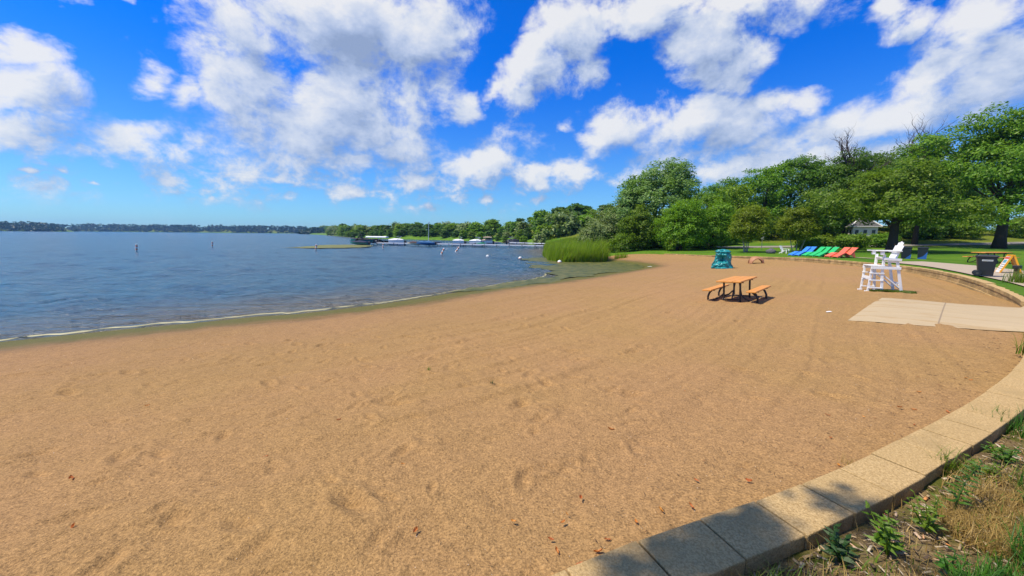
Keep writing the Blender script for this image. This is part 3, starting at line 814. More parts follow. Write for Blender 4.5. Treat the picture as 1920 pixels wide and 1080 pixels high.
M_DRY = leaf_mat('dry_blade', (.28, .19, .045), (.52, .37, .11), None, .3)
rs = np.random.RandomState(5)
def scatter(n, cx, cy, rx, ry, zf, rot=0.0, seed=1, power=.5):
    rs = np.random.RandomState(seed); a = rs.uniform(0, 6.283, n); r = rs.uniform(0, 1, n) ** power
    u = r * np.cos(a) * rx; v = r * np.sin(a) * ry
    x = cx + u * math.cos(rot) - v * math.sin(rot); y = cy + u * math.sin(rot) + v * math.cos(rot)
    return np.c_[x, y, zf(x, y)]
blades('chair_grass', 'green patch of grass growing under the lifeguard chair', 'grass', np.r_[scatter(1500, 14.05, 13.95, .62, .20, sand_base, RAD(-20), 3), scatter(500, 13.62, 14.1, .32, .16, sand_base, RAD(-25), 6)], .10, .022, M_TURF, 3, .9)

# wheeled bin
M_BIN = paint('bin_plastic', (.012, .017, .024), .45, .15, 5)
M_LABEL = paint('bin_label', (.55, .60, .60), .6, .06, 9)
M_INK = paint('dark_ink', (.05, .06, .08), .6, .1, 9)
def wheeled_bin():
    x, y = 20.62, 16.74
    t = empty('wheeled_bin', (x, y, gz(x, y, False) + .055), (0, 0, RAD(-46)), .86); tag(t, 'black wheeled rubbish bin with a pale label, standing by the wall', 'bin')
    def ring(hx, hy, z, off=0):
        pts = []; r = .06
        for sx, sy, a0 in ((1, 1, 0), (-1, 1, 90), (-1, -1, 180), (1, -1, 270)):
            for k in range(4):
                a = RAD(a0 + 30 * k); pts.append((off + sx * (hx - r) + r * math.cos(a), sy * (hy - r) + r * math.sin(a), z))
        return pts
    mb = MB(); mb.loft([ring(.23, .21, .04, .06), ring(.27, .245, .30, .03), ring(.33, .285, .90, 0), ring(.35, .30, .92, 0), ring(.35, .30, .97, 0)]); mb.build('body', M_BIN, t, smooth=False)
    mb = MB(); mb.loft([ring(.37, .315, .972, .01), ring(.38, .325, 1.00, .015), ring(.33, .28, 1.055, .0), ring(.2, .17, 1.075, 0)]); lid = mb.build('lid', M_BIN, t)
    MB().tube([(-.36, -.22, .95), (-.43, -.22, .97), (-.44, 0, .97), (-.43, .22, .97), (-.36, .22, .95)], .018).build('handle', M_BIN, t)
    for s in (-1, 1):
        w = MB(); w.lathe([(.03, -.03), (.13, -.03), (.145, -.015), (.145, .015), (.13, .03), (.03, .03)], (0, 0, 0), 24)
        o = w.build('wheel', M_BIN, t); o.location = (-.24, s * .275, .145); o.rotation_euler = (RAD(90), 0, 0)
        MB().lathe([(.05, -.036), (.05, .036)], (0, 0, 0), 16).build('hub', paint('hub_grey', (.06, .06, .06), .4), o)
    # label on the side turned to the beach: pale strip with dark lettering too small to read
    sl = math.atan2(.285 - .245, .6)
    lab = MB().box((0, 0, 0), (.36, .004, .075)).build('label', M_LABEL, t); lab.location = (.02, -.2875, .80); lab.rotation_euler = (sl, 0, 0)
    mb = MB()
    for k in range(9):
        mb.box((-.145 + k * .036, -.004, .004), (.020, .003, .030)); 
    mb.build('lettering', M_INK, lab)
wheeled_bin()

M_YEL = paint('yellow_sign', (.78, .36, .015), .5, .08, 5)
M_SIGNW = paint('sign_white', (.80, .78, .74), .5, .05, 6)
def sandwich_board():
    t = empty('sandwich_board', (23.75, 18.35, 1.27), (0, 0, RAD(-37)), 1.0); tag(t, 'yellow folding sign board with a white notice, right of the bin', 'sign')
    a = math.atan2(.30, .86)
    for s, nm in ((-1, 'front_panel'), (1, 'back_panel')):
        mb = MB(); hw = .30
        M = lambda v, z: (s * (.02 + (.90 - z) / .90 * .32), v, z)
        for v in (-hw + .03, hw - .03): mb.bar(M(v, .0), M(v, .90), .06, .035, (0, 1, 0))
        mb.bar(M(-hw, .88), M(hw, .88), .07, .035, (1, 0, 0)); mb.bar(M(-hw, .14), M(hw, .14), .07, .035, (1, 0, 0))
        mb.bar(M(0, .16), M(0, .86), .012, .52, (0, 1, 0)) if s > 0 else None
        p = mb.build(nm, M_YEL, t)
        if s < 0:
            def plate(name, z0, z1, y0, y1, mat, lift, par):
                n = Vector((-.90, 0, .32)).normalized() * lift
                q = [Vector(M(y0, z0)) + n, Vector(M(y1, z0)) + n, Vector(M(y1, z1)) + n, Vector(M(y0, z1)) + n]
                q2 = [v - n * .9 for v in q]
                b = MB(); b.add(q + q2, [(0, 1, 2, 3), (7, 6, 5, 4), (0, 4, 5, 1), (1, 5, 6, 2), (2, 6, 7, 3), (3, 7, 4, 0)]); return b.build(name, mat, par)
            w = plate('notice', .06, .82, -.285, .285, M_SIGNW, .024, p)
            plate('heading', .70, .80, -.26, .26, paint('sign_red', (.62, .10, .07), .5), .030, w)
            plate('picture', .52, .66, -.16, .20, paint('sign_blue', (.12, .36, .46), .5), .030, w)
            for z in (.44, .34, .25):
                b = MB()
                for k in range(6): b.box(tuple(Vector(M(-.19 + k * .075, z)) + Vector((-.90, 0, .32)) * .03), (.01, .045, .032), (0, RAD(-19), 0))
                b.build('text_line', M_INK, w)
sandwich_board()

def post_stump():
    t = empty('marker_post', (20.55, 15.62, 1.25), (0, 0, .4)); tag(t, 'short dark post with a black cap in the weeds beside the path', 'post')
    MB().box((0, 0, .22), (.13, .13, .5)).build('post', paint('old_post', (.10, .055, .035), .9, .3, 12, .01), t, bevel=.01)
    MB().box((0, 0, .54), (.26, .20, .14)).build('cap', paint('black_cap', (.012, .011, .012), .5), t, bevel=.02)
post_stump()

# lounge chairs in a row
def lounge_proto(mat):
    t = empty('lounge_chair')
    path = [(0, .07), (.08, .11), (.30, .235), (.50, .345), (.60, .375), (.70, .355), (.86, .27), (.96, .235), (1.05, .265), (1.14, .36), (1.36, .60), (1.52, .765), (1.58, .80)]
    up = []; dn = []
    for i, (x, z) in enumerate(path):
        a = Vector(path[max(i - 1, 0)]); b = Vector(path[min(i + 1, len(path) - 1)]); d = (b - a).normalized(); n = Vector((-d.y, d.x)) * .022
        up.append((x + n.x, z + n.y)); dn.append((x - n.x, z - n.y))
    MB().prism(up[:9] + dn[:9][::-1], -.28, .28).build('seat', mat, t, bevel=.006)
    MB().prism(up[8:] + dn[8:][::-1], -.28, .28).build('backrest', mat, t, bevel=.006)
    for s in (-1, 1):
        y0, y1 = s * .25 - .022, s * .25 + .022
        MB().prism([(1.0, .225), (1.08, .25), (1.30, .50), (1.34, .40), (1.46, 0), (1.38, 0), (1.18, .17)], y0, y1).build('back_leg', mat, t)
        MB().prism([(.02, .06), (.55, .33), (.62, .32), (.28, .10), (.16, 0), (.0, 0)], y0, y1).build('front_leg', mat, t)
    return t
M_BLUE = paint('blue_resin', (.045, .24, .72), .4, .06, 4); M_GREEN = paint('green_resin', (.03, .48, .13), .4, .06, 4); M_CORAL = paint('coral_resin', (.80, .15, .075), .4, .06, 4)
def lounges():
    spots = [('blue', 24.85, 34.5, 'pale blue lounge chair, leftmost of the row on the lawn'), ('blue', 25.0, 33.95, 'blue lounge chair between the end blue one and the green ones'),
             ('green', 25.05, 33.15, 'green lounge chair next to the blue ones'), ('green', 25.2, 32.6, 'middle lounge chair of the three green ones'), ('green', 25.32, 32.05, 'green lounge chair nearest the coral ones'),
             ('coral', 25.45, 31.15, 'coral red lounge chair beside the green ones'), ('coral', 25.6, 30.6, 'coral red lounge chair at the right end of the row')]
    mats = {'blue': M_BLUE, 'green': M_GREEN, 'coral': M_CORAL}; protos = {}
    for c, x, y, lab in spots:
        if c not in protos: o = protos[c] = lounge_proto(mats[c])
        else: o = copy_tree(protos[c])
        o.location = (x, y, gz(x, y, False) + .01); o.rotation_euler = (0, 0, RAD(rs.uniform(-5, 2)))
        tag(o, lab, 'lounge chair', 'moulded lounge chairs in a row on the lawn')
lounges()
def white_lounge():
    t = empty('garden_chair', (27.6, 39.1, gz(27.6, 39.1, False)), (0, 0, RAD(120)), .8); tag(t, 'white garden chair on the grass left of the blue lounge chairs', 'chair')
    MB().bar((-.35, 0, .36), (.3, 0, .26), .55, .04).build('seat', M_WHITE, t); MB().bar((.24, 0, .26), (.55, 0, .95), .03, .55, (0, 1, 0)).build('backrest', M_WHITE, t)
    for s in (-1, 1):
        MB().bar((-.33, s * .29, 0), (-.33, s * .29, .55), .04, .09).build('leg', M_WHITE, t); MB().bar((.5, s * .29, 0), (-.1, s * .29, .34), .04, .09).build('leg', M_WHITE, t)
        MB().box((.0, s * .31, .56), (.75, .12, .03)).build('armrest', M_WHITE, t)
white_lounge()

def boulder(name, label, x, y, z, s, mat, seed, sq=(1, 1, .75)):
    rs = np.random.RandomState(seed); n = 24; V = []; k = 14
    mb = MB(); rings = []
    for i in range(k):
        ph = math.pi * (i / (k - 1)) ; r = []
        for j in range(n):
            th = 2 * math.pi * j / n
            d = Vector((math.sin(ph) * math.cos(th), math.sin(ph) * math.sin(th), -math.cos(ph)))
            q = 1 + .5 * (float(fbm(np.array([d.x * 1.6 + 7 + d.z]), np.array([d.y * 1.6 + seed + d.z * .7]), 4, seed)[0]) - .5)
            r.append((d.x * q * s * sq[0], d.y * q * s * sq[1], d.z * q * s * sq[2]))
        rings.append(r)
    mb.loft(rings); o = mb.build(name, mat); o.location = (x, y, z); return tag(o, label, 'boulder')
M_ROCK = paint('grey_rock', (.10, .10, .105), .85, .35, 5, .02)
boulder('boulder', 'dark grey boulder on the lawn under the left shrub', 26.3, 39.2, 1.45, .42, M_ROCK, 3)

def teal_rock():
    m, nt, out = new_mat('teal_plastic'); N = NT(nt); co = N.n('TexCoord').outputs['Object']
    c = N.mix(N.noise(co, 5, 5, .65), (.006, .16, .17), (.03, .33, .33))
    b = N.n('BsdfPrincipled', {'Base Color': c, 'Roughness': .28, 'Specular IOR Level': .55}); N.link(b.outputs[0], out.inputs[0])
    x, y = 15.25, 27.9
    t = empty('climbing_rock', (x, y, gz(x, y) - .03), (0, 0, RAD(-28))); tag(t, 'glossy teal moulded play rock with a cave, on the far sand', 'play rock')
    nth, nz = 110, 80; th = np.linspace(0, 2 * np.pi, nth, endpoint=False); zz = np.linspace(0, 1, nz)
    Z, T = np.meshgrid(zz, th, indexing='ij')
    r = .52 - .19 * Z ** 1.1; r = r * np.sqrt(np.clip(1 - (np.clip(Z - .80, 0, 1) / .205) ** 2.2, 0, 1)); 
    f = -np.pi / 2                                          # front
    dt = lambda a: (T - a + np.pi) % (2 * np.pi) - np.pi
    g = lambda a, z, sa, sz: np.exp(-(dt(a) / sa) ** 2 - ((Z - z) / sz) ** 2)
    r = r - .36 * np.exp(-(np.abs(dt(f - .1)) / .62) ** 4 - (np.abs(Z - .50) / .15) ** 4)       # cave
    r = r + .10 * g(f - .55, .74, .28, .055) + .10 * g(f + .22, .71, .28, .055)                 # two bulges over it
    r = r - .09 * np.exp(-((Z - .80) / .025) ** 2) + .05 * np.exp(-((Z - .87) / .04) ** 2)      # groove under the cap
    r = r + .10 * g(f + .2, .30, .5, .07) + .12 * g(f - .3, .18, .7, .05) + .14 * g(f + .15, .05, 1.2, .05)
    r = r + .10 * g(np.pi * .98, .1, .3, .2) + .10 * g(.1, .15, .3, .12)
    u = T * 2.1
    r = r + (.30 * (np.abs(vnoise(np.cos(T) * 3.2 + 9, Z * 7 + np.sin(T) * 3.2, 4) - .5)) + .12 * (vnoise(np.cos(T) * 6 + 3, Z * 13 + np.sin(T) * 6, 8) - .5)) * (Z < .97)
    r = np.clip(r, .002, 2)
    V = np.stack([r * np.cos(T) * 1.02, r * np.sin(T) * .95, Z * 1.42], -1).reshape(-1, 3)
    idx = np.arange(nz * nth).reshape(nz, nth); nx = np.roll(idx, -1, 1)
    Q = np.stack([idx[:-1], nx[:-1], nx[1:], idx[1:]], -1).reshape(-1, 4)
    np_obj('rock_body', V, Q, m, t, smooth=True)
    MB().box((-.10, -.60, .06), (.62, .16, .14)).build('step', m, t, bevel=.03)
    for a, z in ((.25, .55), (-.05, .35), (.5, .3), (.1, .8)):
        MB().lathe([(.075, -.03), (.085, .0), (.05, .04)], (0, 0, 0), 12).build('hand_hold', m, t, smooth=True).matrix_local = Matrix.Translation((.52 * math.cos(a - .6), .50 * math.sin(a - .6), z)) @ Matrix.Rotation(a - .6, 4, 'Z') @ Matrix.Rotation(RAD(90), 4, 'Y')
teal_rock()

def play_arch():
    m = paint('brown_resin', (.40, .185, .085), .6, .15, 5)
    x, y = 20.05, 31.6
    nth, nz = 160, 46; th = np.linspace(0, 2 * np.pi, nth, endpoint=False); ph = np.linspace(0, np.pi / 2, nz)
    P, T = np.meshgrid(ph, th, indexing='ij')
    V = np.stack([.60 * np.cos(P) * np.cos(T), .55 * np.cos(P) * np.sin(T), .60 * np.sin(P)], -1)
    idx = np.arange(nz * nth).reshape(nz, nth); nx = np.roll(idx, -1, 1)
    Q = np.stack([idx[:-1], nx[:-1], nx[1:], idx[1:]], -1).reshape(-1, 4)
    Z = V[..., 2]; keep = np.ones(Z.shape, bool)
    for a, w, h in ((-np.pi / 2 + .25, .72, .42), (np.pi + .15, .42, .34), (np.pi / 2, .8, .42), (.15, .5, .36)):
        d = np.abs((T - a + np.pi) % (2 * np.pi) - np.pi)
        keep &= ~((d / w) ** 2 + (Z / h) ** 2 < 1)
    V = V.reshape(-1, 3); keep = keep.reshape(-1)
    Q = Q[keep[Q].all(1)]
    o = np_obj('play_arch', V, Q, m, None, smooth=True); o.location = (x, y, gz(x, y) - .02); o.rotation_euler = (0, 0, RAD(-30))
    s = o.modifiers.new('thick', 'SOLIDIFY'); s.thickness = .07; s.offset = -1
    tag(o, 'low brown dome shaped play arch on the sand by the stepped wall', 'play arch')
play_arch()

def litter_bin(label, x, y, rz, blue):
    t = empty('litter_bin', (x, y, gz(x, y, False)), (0, 0, rz)); tag(t, label, 'bin', 'pair of bins on the far lawn')
    mb = MB(); R = lambda h, z: [(-h, -h, z), (h, -h, z), (h, h, z), (-h, h, z)]
    mb.loft([R(.22, .02), R(.27, .78), R(.29, .79), R(.29, .86)]); mb.build('body', M_BIN, t, bevel=.015)
    mb = MB(); mb.loft([R(.27, .862), R(.27, .88), R(.20, .91)]); mb.build('lid', M_BIN, t)
    MB().prism([(-.2, 0), (.25, .0), (.27, .55), (.05, .2), (-.22, .06)] if blue else [(-.05, 0), (.25, 0), (.26, .35)], -.291, -.276).build('blue_liner', paint('blue_liner', (.02, .10, .34), .45, .2, 9), t)
litter_bin('dark bin on the far lawn beside the dark trunk, the left of the pair', 30.2, 29.6, RAD(-38), False)
litter_bin('dark bin with a blue liner showing, the right of the pair', 30.95, 29.1, RAD(-50), True)

def sign_post():
    x, y = 29.8, 46.2
    t = empty('sign_post', (x, y, gz(x, y, False)), (0, 0, RAD(-25))); tag(t, 'thin metal sign post with two small white plates before the trees', 'sign')
    MB().tube([(0, 0, -.1), (0, 0, 2.35)], .03).build('pole', paint('galvanised', (.30, .31, .32), .4, .1, 5, 0, .6), t)
    MB().box((0, -.045, 2.05), (.42, .012, .5)).build('sign_plate', M_SIGNW, t); MB().box((0, -.045, 1.45), (.28, .012, .36)).build('sign_plate', M_SIGNW, t)
sign_post()

# the house between the trees
M_SIDING = paint('house_siding', (.70, .69, .66), .7, .05, 2); M_SHINGLE = paint('roof_shingle', (.085, .085, .09), .9, .25, 4); M_GLASS = paint('window_glass', (.02, .025, .03), .15, .2, 2)
M_STONE = paint('house_stone', (.28, .22, .19), .85, .25, 5)
def hip_house(name, label, x, y, z, rz, w, d, h, rh, wall=None, cols=True, nwin=3):
    t = empty(name, (x, y, z), (0, 0, rz)); tag(t, label, 'house')
    MB().box((0, 0, h / 2), (w, d, h)).build('wall', wall or M_SIDING, t)
    o = .35; mb = MB(); a = w / 2 + o; b = d / 2 + o; r = max(w / 2 - d / 2, .3)
    mb.add([(-a, -b, h), (a, -b, h), (a, b, h), (-a, b, h), (-r, 0, h + rh), (r, 0, h + rh)], [(0, 1, 5, 4), (1, 2, 5), (2, 3, 4, 5), (3, 0, 4), (3, 2, 1, 0)]); roof = mb.build('roof', M_SHINGLE, t)
    mb = MB()
    for p, q in (((-a, -b, h + .05), (-r, 0, h + rh + .05)), ((a, -b, h + .05), (r, 0, h + rh + .05)), ((-r, 0, h + rh + .05), (r, 0, h + rh + .05)), ((-a, -b, h + .0), (a, -b, h + .0)), ((-a, -b, h), (-a, b, h))): mb.bar(p, q, .14, .08)
    mb.build('trim', M_SIDING, roof)
    for i in range(nwin):
        xx = (i + .5) / nwin * w - w / 2
        f = MB().box((xx, -d / 2 - .02, h * .55), (w / nwin * .55, .06, h * .5)).build('window', M_SIDING, t); MB().box((xx, -d / 2 - .06, h * .55), (w / nwin * .42, .03, h * .42)).build('pane', M_GLASS, f)
    for i in range(2):
        yy = (i - .5) * d * .5
        f = MB().box((-w / 2 - .02, yy, h * .55), (.06, d * .26, h * .5)).build('window', M_SIDING, t); MB().box((-w / 2 - .06, yy, h * .55), (.03, d * .2, h * .42)).build('pane', M_GLASS, f)
    return t
hip_house('house', 'white house with a grey hipped roof seen through the trees above the coral chairs', 50.3, 56.0, gz(50.3, 56, False), RAD(-28), 2.7, 3.0, 2.0, 1.3)
hip_house('house', 'small white house high on the wooded hillside left of the silver tree', 20.5, 131, gz(20.5, 131, False) - .6, RAD(20), 2.2, 2.0, 2.6, 1.2)
hip_house('house', 'small tan house on the far shore behind the blue covered boat', -29.5, 203, gz(-29.5, 203, False) - .5, RAD(10), 2.4, 2.2, 2.4, 1.2, paint('tan_siding', (.38, .31, .22), .8))
hip_house('house', 'tiny white gabled house in the far woods above the white canopies', -84.5, 246, gz(-84.5, 246, False) + 1.0, RAD(30), 1.8, 1.8, 2.4, 1.2)
# ------------------------------------------------------------------ trees
M_BARK = paint('bark', (.060, .042, .030), .95, .45, 7, .03)
M_PALEBARK = paint('pale_bark', (.34, .31, .26), .9, .3, 9, .01)
M_DEAD = paint('dead_wood', (.075, .055, .05), .95, .3, 7)
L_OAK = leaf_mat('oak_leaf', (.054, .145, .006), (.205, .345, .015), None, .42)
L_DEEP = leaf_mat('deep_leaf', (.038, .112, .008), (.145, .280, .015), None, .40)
L_BRIGHT = leaf_mat('bright_leaf', (.070, .175, .005), (.235, .385, .012), None, .40)
L_SILVER = leaf_mat('silver_leaf', (.062, .165, .010), (.185, .345, .028), (.24, .39, .11), .42)
L_PALE = leaf_mat('pale_leaf', (.085, .150, .016), (.20, .29, .045), (.26, .34, .12), .38)
L_LIME = leaf_mat('yellow_leaf', (.092, .165, .005), (.245, .345, .012), None, .42)
L_FAR = leaf_mat('far_leaf', (.034, .100, .012), (.105, .205, .018), None, .38)

def leaf_mesh(name, lobes, n, leaf, seed, mat, clump=.7, per=60, updir=.45, wind=(0, 0), aspect=.5, hollow=.66, low=-.55, flat=.55, inner=.12):
    """lobes: (x,y,z,rx,ry,rz).  n leaves gathered in clumps over and inside the lobes"""
    rs = np.random.RandomState(seed); L = np.array(lobes, float)
    area = (L[:, 3] * L[:, 4] * L[:, 5]) ** (2 / 3.); k = max(4, int(n / per))
    li = rs.choice(len(L), k, p=area / area.sum())
    d = rs.normal(size=(k * 3, 3)); d /= np.linalg.norm(d, axis=1)[:, None]; d = d[d[:, 2] > low]; d = d[:k]
    while len(d) < k: d = np.r_[d, d[:k - len(d)]]
    rad = rs.uniform(hollow, 1.0, k) ** .6
    ins = rs.uniform(0, 1, k) < inner; rad[ins] = rs.uniform(.1, .7, ins.sum())
    lump = 1 + .22 * (rs.uniform(-1, 1, k))
    C = L[li, :3] + d * L[li, 3:6] * (rad * lump)[:, None]
    cs = clump * rs.uniform(.55, 1.25, k)
    m = rs.poisson(per * (cs / clump) ** 2).clip(6); ci = np.repeat(np.arange(k), m); N_ = len(ci)
    off = rs.normal(size=(N_, 3)) * .5; ln = np.linalg.norm(off, axis=1); off *= (np.minimum(ln, 1.15) / ln)[:, None]
    off[:, 2] *= flat
    P = C[ci] + off * cs[ci][:, None]
    out = d[ci]
    nr = out * .60 + np.array([-.12, 0, updir]) + rs.normal(size=(N_, 3)) * .42; nr /= np.linalg.norm(nr, axis=1)[:, None]
    ax = rs.normal(size=(N_, 3)) + np.array([wind[0], wind[1], -.35]); ax -= nr * (ax * nr).sum(1)[:, None]; ax /= np.linalg.norm(ax, axis=1)[:, None]
    bx = np.cross(nr, ax); s = (leaf * rs.uniform(.6, 1.25, N_))[:, None]
    V = np.stack([P - ax * s * .5, P + bx * s * aspect * .5 + nr * s * .10, P + ax * s * .5, P - bx * s * aspect * .5 + nr * s * .10], 1).reshape(-1, 3)
    return np_mesh(name, V, np.arange(N_ * 4).reshape(-1, 4), mat), C

def trunk_mb(base_r, H, targets, seed, lean=(0, 0), fork=.4, stems=1, thin=1.0):
    """tapered trunk(s) with limbs reaching into the crown"""
    rs = random.Random(seed); mb = MB()
    for st in range(stems):
        ox = rs.uniform(-1, 1) * .30 * (stems > 1); oy = rs.uniform(-1, 1) * .30 * (stems > 1)
        pts = []; rr = []; n = 7
        for i in range(n + 1):
            t = i / n
            pts.append((ox * (1 + 2.2 * t) + lean[0] * t * t + rs.uniform(-.05, .05) * H * .12 * t, oy * (1 + 2.2 * t) + lean[1] * t * t + rs.uniform(-.05, .05) * H * .12 * t, -.15 + H * t))
            rr.append(base_r * ((1 - .72 * t) + .28 * max(0, 1 - t * n * .8) ** 2 * (stems == 1)))
        mb.tube(pts, rr, 10)
        mine = targets[st::stems]
        for T in mine:
            t0 = rs.uniform(fork, .95); i = t0 * n; a = Vector(pts[int(i)]).lerp(Vector(pts[min(int(i) + 1, n)]), i - int(i))
            b = Vector(T); r0 = base_r * (1 - .72 * t0) * rs.uniform(.38, .6) * thin
            m1 = a.lerp(b, .35) + Vector((rs.uniform(-.3, .3), rs.uniform(-.3, .3), rs.uniform(-.1, .5))); m2 = a.lerp(b, .7) + Vector((rs.uniform(-.3, .3), rs.uniform(-.3, .3), rs.uniform(-.1, .3)))
            mb.tube([a, m1, m2, b], [r0, r0 * .7, r0 * .42, r0 * .12], 6)
    return mb

def tree(label, x, y, lobes, n, leaf, mat, seed, trunk_r=.3, trunk_h=None, name='broadleaf_tree', cat='tree', group=None, limbs=12, stems=1, bark=None, rz=0.0, zoff=0.0, land=True, fork=.4, **kw):
    z = gz(x, y, not land) + zoff
    t = empty(name, (x, y, z), (0, 0, rz)); tag(t, label, cat, group)
    if cat in ('bush', 'shrub') or min(l[2] - l[5] for l in lobes) < .4: kw.setdefault('low', -.98)
    me, C = leaf_mesh('crown', lobes, n, leaf, seed, mat, **kw)
    link(bpy.data.objects.new('crown', me), t)
    top = max(l[2] + l[5] for l in lobes)
    rs = random.Random(seed); T = [tuple(C[rs.randrange(len(C))]) for _ in range(limbs)]
    trunk_mb(trunk_r, trunk_h or top * .72, T, seed, fork=fork, stems=stems).build('trunk', bark or M_BARK, t, smooth=True)
    return t

def dome(R, top, bot, seed, k=9, sq=1.0):
    """a lumpy broad crown as a set of lobes"""
    rs = random.Random(seed); out = [(0, 0, (top + bot) / 2, R * .72, R * .72 * sq, (top - bot) * .44)]
    for i in range(k):
        a = 6.283 * (i / k) + rs.uniform(-.3, .3); q = rs.uniform(.40, .62); h = rs.uniform(.12, .80)
        rr = R * rs.uniform(.32, .48); q = min(q, 1 - .9 * rr / R) * (1.15 - .55 * h)
        out.append((math.cos(a) * R * q, math.sin(a) * R * q * sq, bot + (top - bot) * h, rr, rr * sq, rr * rs.uniform(.6, .85)))
    for i in range(3):
        a = rs.uniform(0, 6.28); rr = R * rs.uniform(.28, .4)
        out.append((math.cos(a) * R * .28, math.sin(a) * R * .28, top - rr * .8, rr, rr, rr * .8))
    return out

B_GROUP = 'trees along the back of the lawn'
# the big trees at the right
tree('huge dark spreading tree at the right edge, thick trunk behind the orange table', 55.6, 44.2,
     dome(6.6, 15.0, 3.2, 3, 11) + [(-6.6, 1.0, 4.2, 2.6, 2.6, 1.9), (-4.6, -3.6, 3.6, 2.4, 2.2, 1.6), (3.2, -5.0, 4.4, 2.8, 2.6, 2.0), (-5.0, -1.5, 8.5, 3, 3, 2.4), (5.5, 3, 9, 4, 4, 4), (-1.5, 1, 14.0, 2.6, 2.6, 1.6), (-5.0, 3, 11.6, 3, 3, 2.4), (-7.0, 3.5, 8.0, 3.0, 3.0, 2.4)], 46000, .34, L_OAK, 11, .52, 9.5, group=B_GROUP, limbs=18, clump=.95, per=70, wind=(1.5, 0))
tree('broad tree with a dark trunk behind the lifeguard chair and far bins', 37.9, 38.6,
     dome(4.9, 8.3, 2.2, 5, 10) + [(-4.6, .8, 4.6, 2.2, 2.2, 1.5), (-5.0, 3.0, 5.4, 2.0, 2.0, 1.3), (3.6, -2.8, 3.6, 2.0, 2.0, 1.3), (-2.6, -2.2, 3.6, 1.8, 1.8, 1.1), (1.0, -2.4, 3.3, 1.6, 1.5, 1.0)], 36000, .28, L_OAK, 12, .48, 5.6, group=B_GROUP, limbs=16, clump=.8, per=70, wind=(1.2, 0))
def stag_tree(label, x, y, H, spread, lobes, n, seed, mat):
    t = tree(label, x, y, lobes, n, .36, mat, seed, .30, H * .78, group='half dead trees standing above the canopy', limbs=10, clump=.9, per=60, low=-.8)
    rs = random.Random(seed + 5); mb = MB()
    def twig(p, d, r, ln, dep):
        pts = [p]; rr = [r]; q = p; dd = d.copy(); k = 4
        for i in range(k):
            dd = (dd + Vector((rs.uniform(-.45, .45), rs.uniform(-.45, .45), rs.uniform(-.15, .35)))).normalized(); q = q + dd * ln / k
            pts.append(q); rr.append(r * (1 - .8 * (i + 1) / k))
            if dep > 0 and i >= 0:
                for _ in range(2 if dep > 1 else 1):
                    sd = (dd + Vector((rs.uniform(-1, 1), rs.uniform(-1, 1), rs.uniform(-.2, .7)))).normalized(); twig(q, sd, r * .55 * (1 - .15 * i), ln * .5, dep - 1)
        mb.tube(pts, rr, 5)
    for i in range(9):
        a = 6.283 * i / 9 + rs.uniform(-.3, .3)
        twig(Vector((rs.uniform(-.3, .3), rs.uniform(-.3, .3), H * rs.uniform(.58, .76))), Vector((math.cos(a) * spread, math.sin(a) * spread, 1)).normalized(), .13, H * rs.uniform(.20, .29), 2)
    o = mb.build('dead_branches', M_DEAD, t); o['label'] = 'bare dead branches at the top'
stag_tree('tall half dead tree with bare crooked branches left of the huge tree', 54.0, 52.0, 15.2, .75, [(0, 0, 6, 4, 4, 4), (-2.0, -.8, 9.6, 2.2, 2.0, 1.6), (1.4, .4, 10.6, 1.9, 1.8, 1.8), (.2, -1.0, 12.2, 1.6, 1.5, 1.5), (-1.6, 1.0, 11.8, 1.4, 1.4, 1.0), (2.2, 0, 8.4, 2.6, 2.4, 2.0), (-2.6, 0, 8, 2.4, 2.4, 2)], 17000, 21, L_DEEP)
stag_tree('half dead tree with a fan of bare twigs above the blue chairs', 51.0, 60.0, 14.6, 1.0, [(0, 0, 6, 4.4, 4.4, 4.4), (-.6, -.5, 10.8, 2.0, 1.9, 1.6), (.9, .3, 12.0, 1.6, 1.5, 1.2), (-1.8, .4, 9.6, 2.0, 2.0, 1.3), (2.1, .2, 10.8, 1.5, 1.5, 1.1), (2.6, 0, 8.4, 2.0, 2.0, 1.6)], 16000, 23, L_DEEP)
stag_child = None
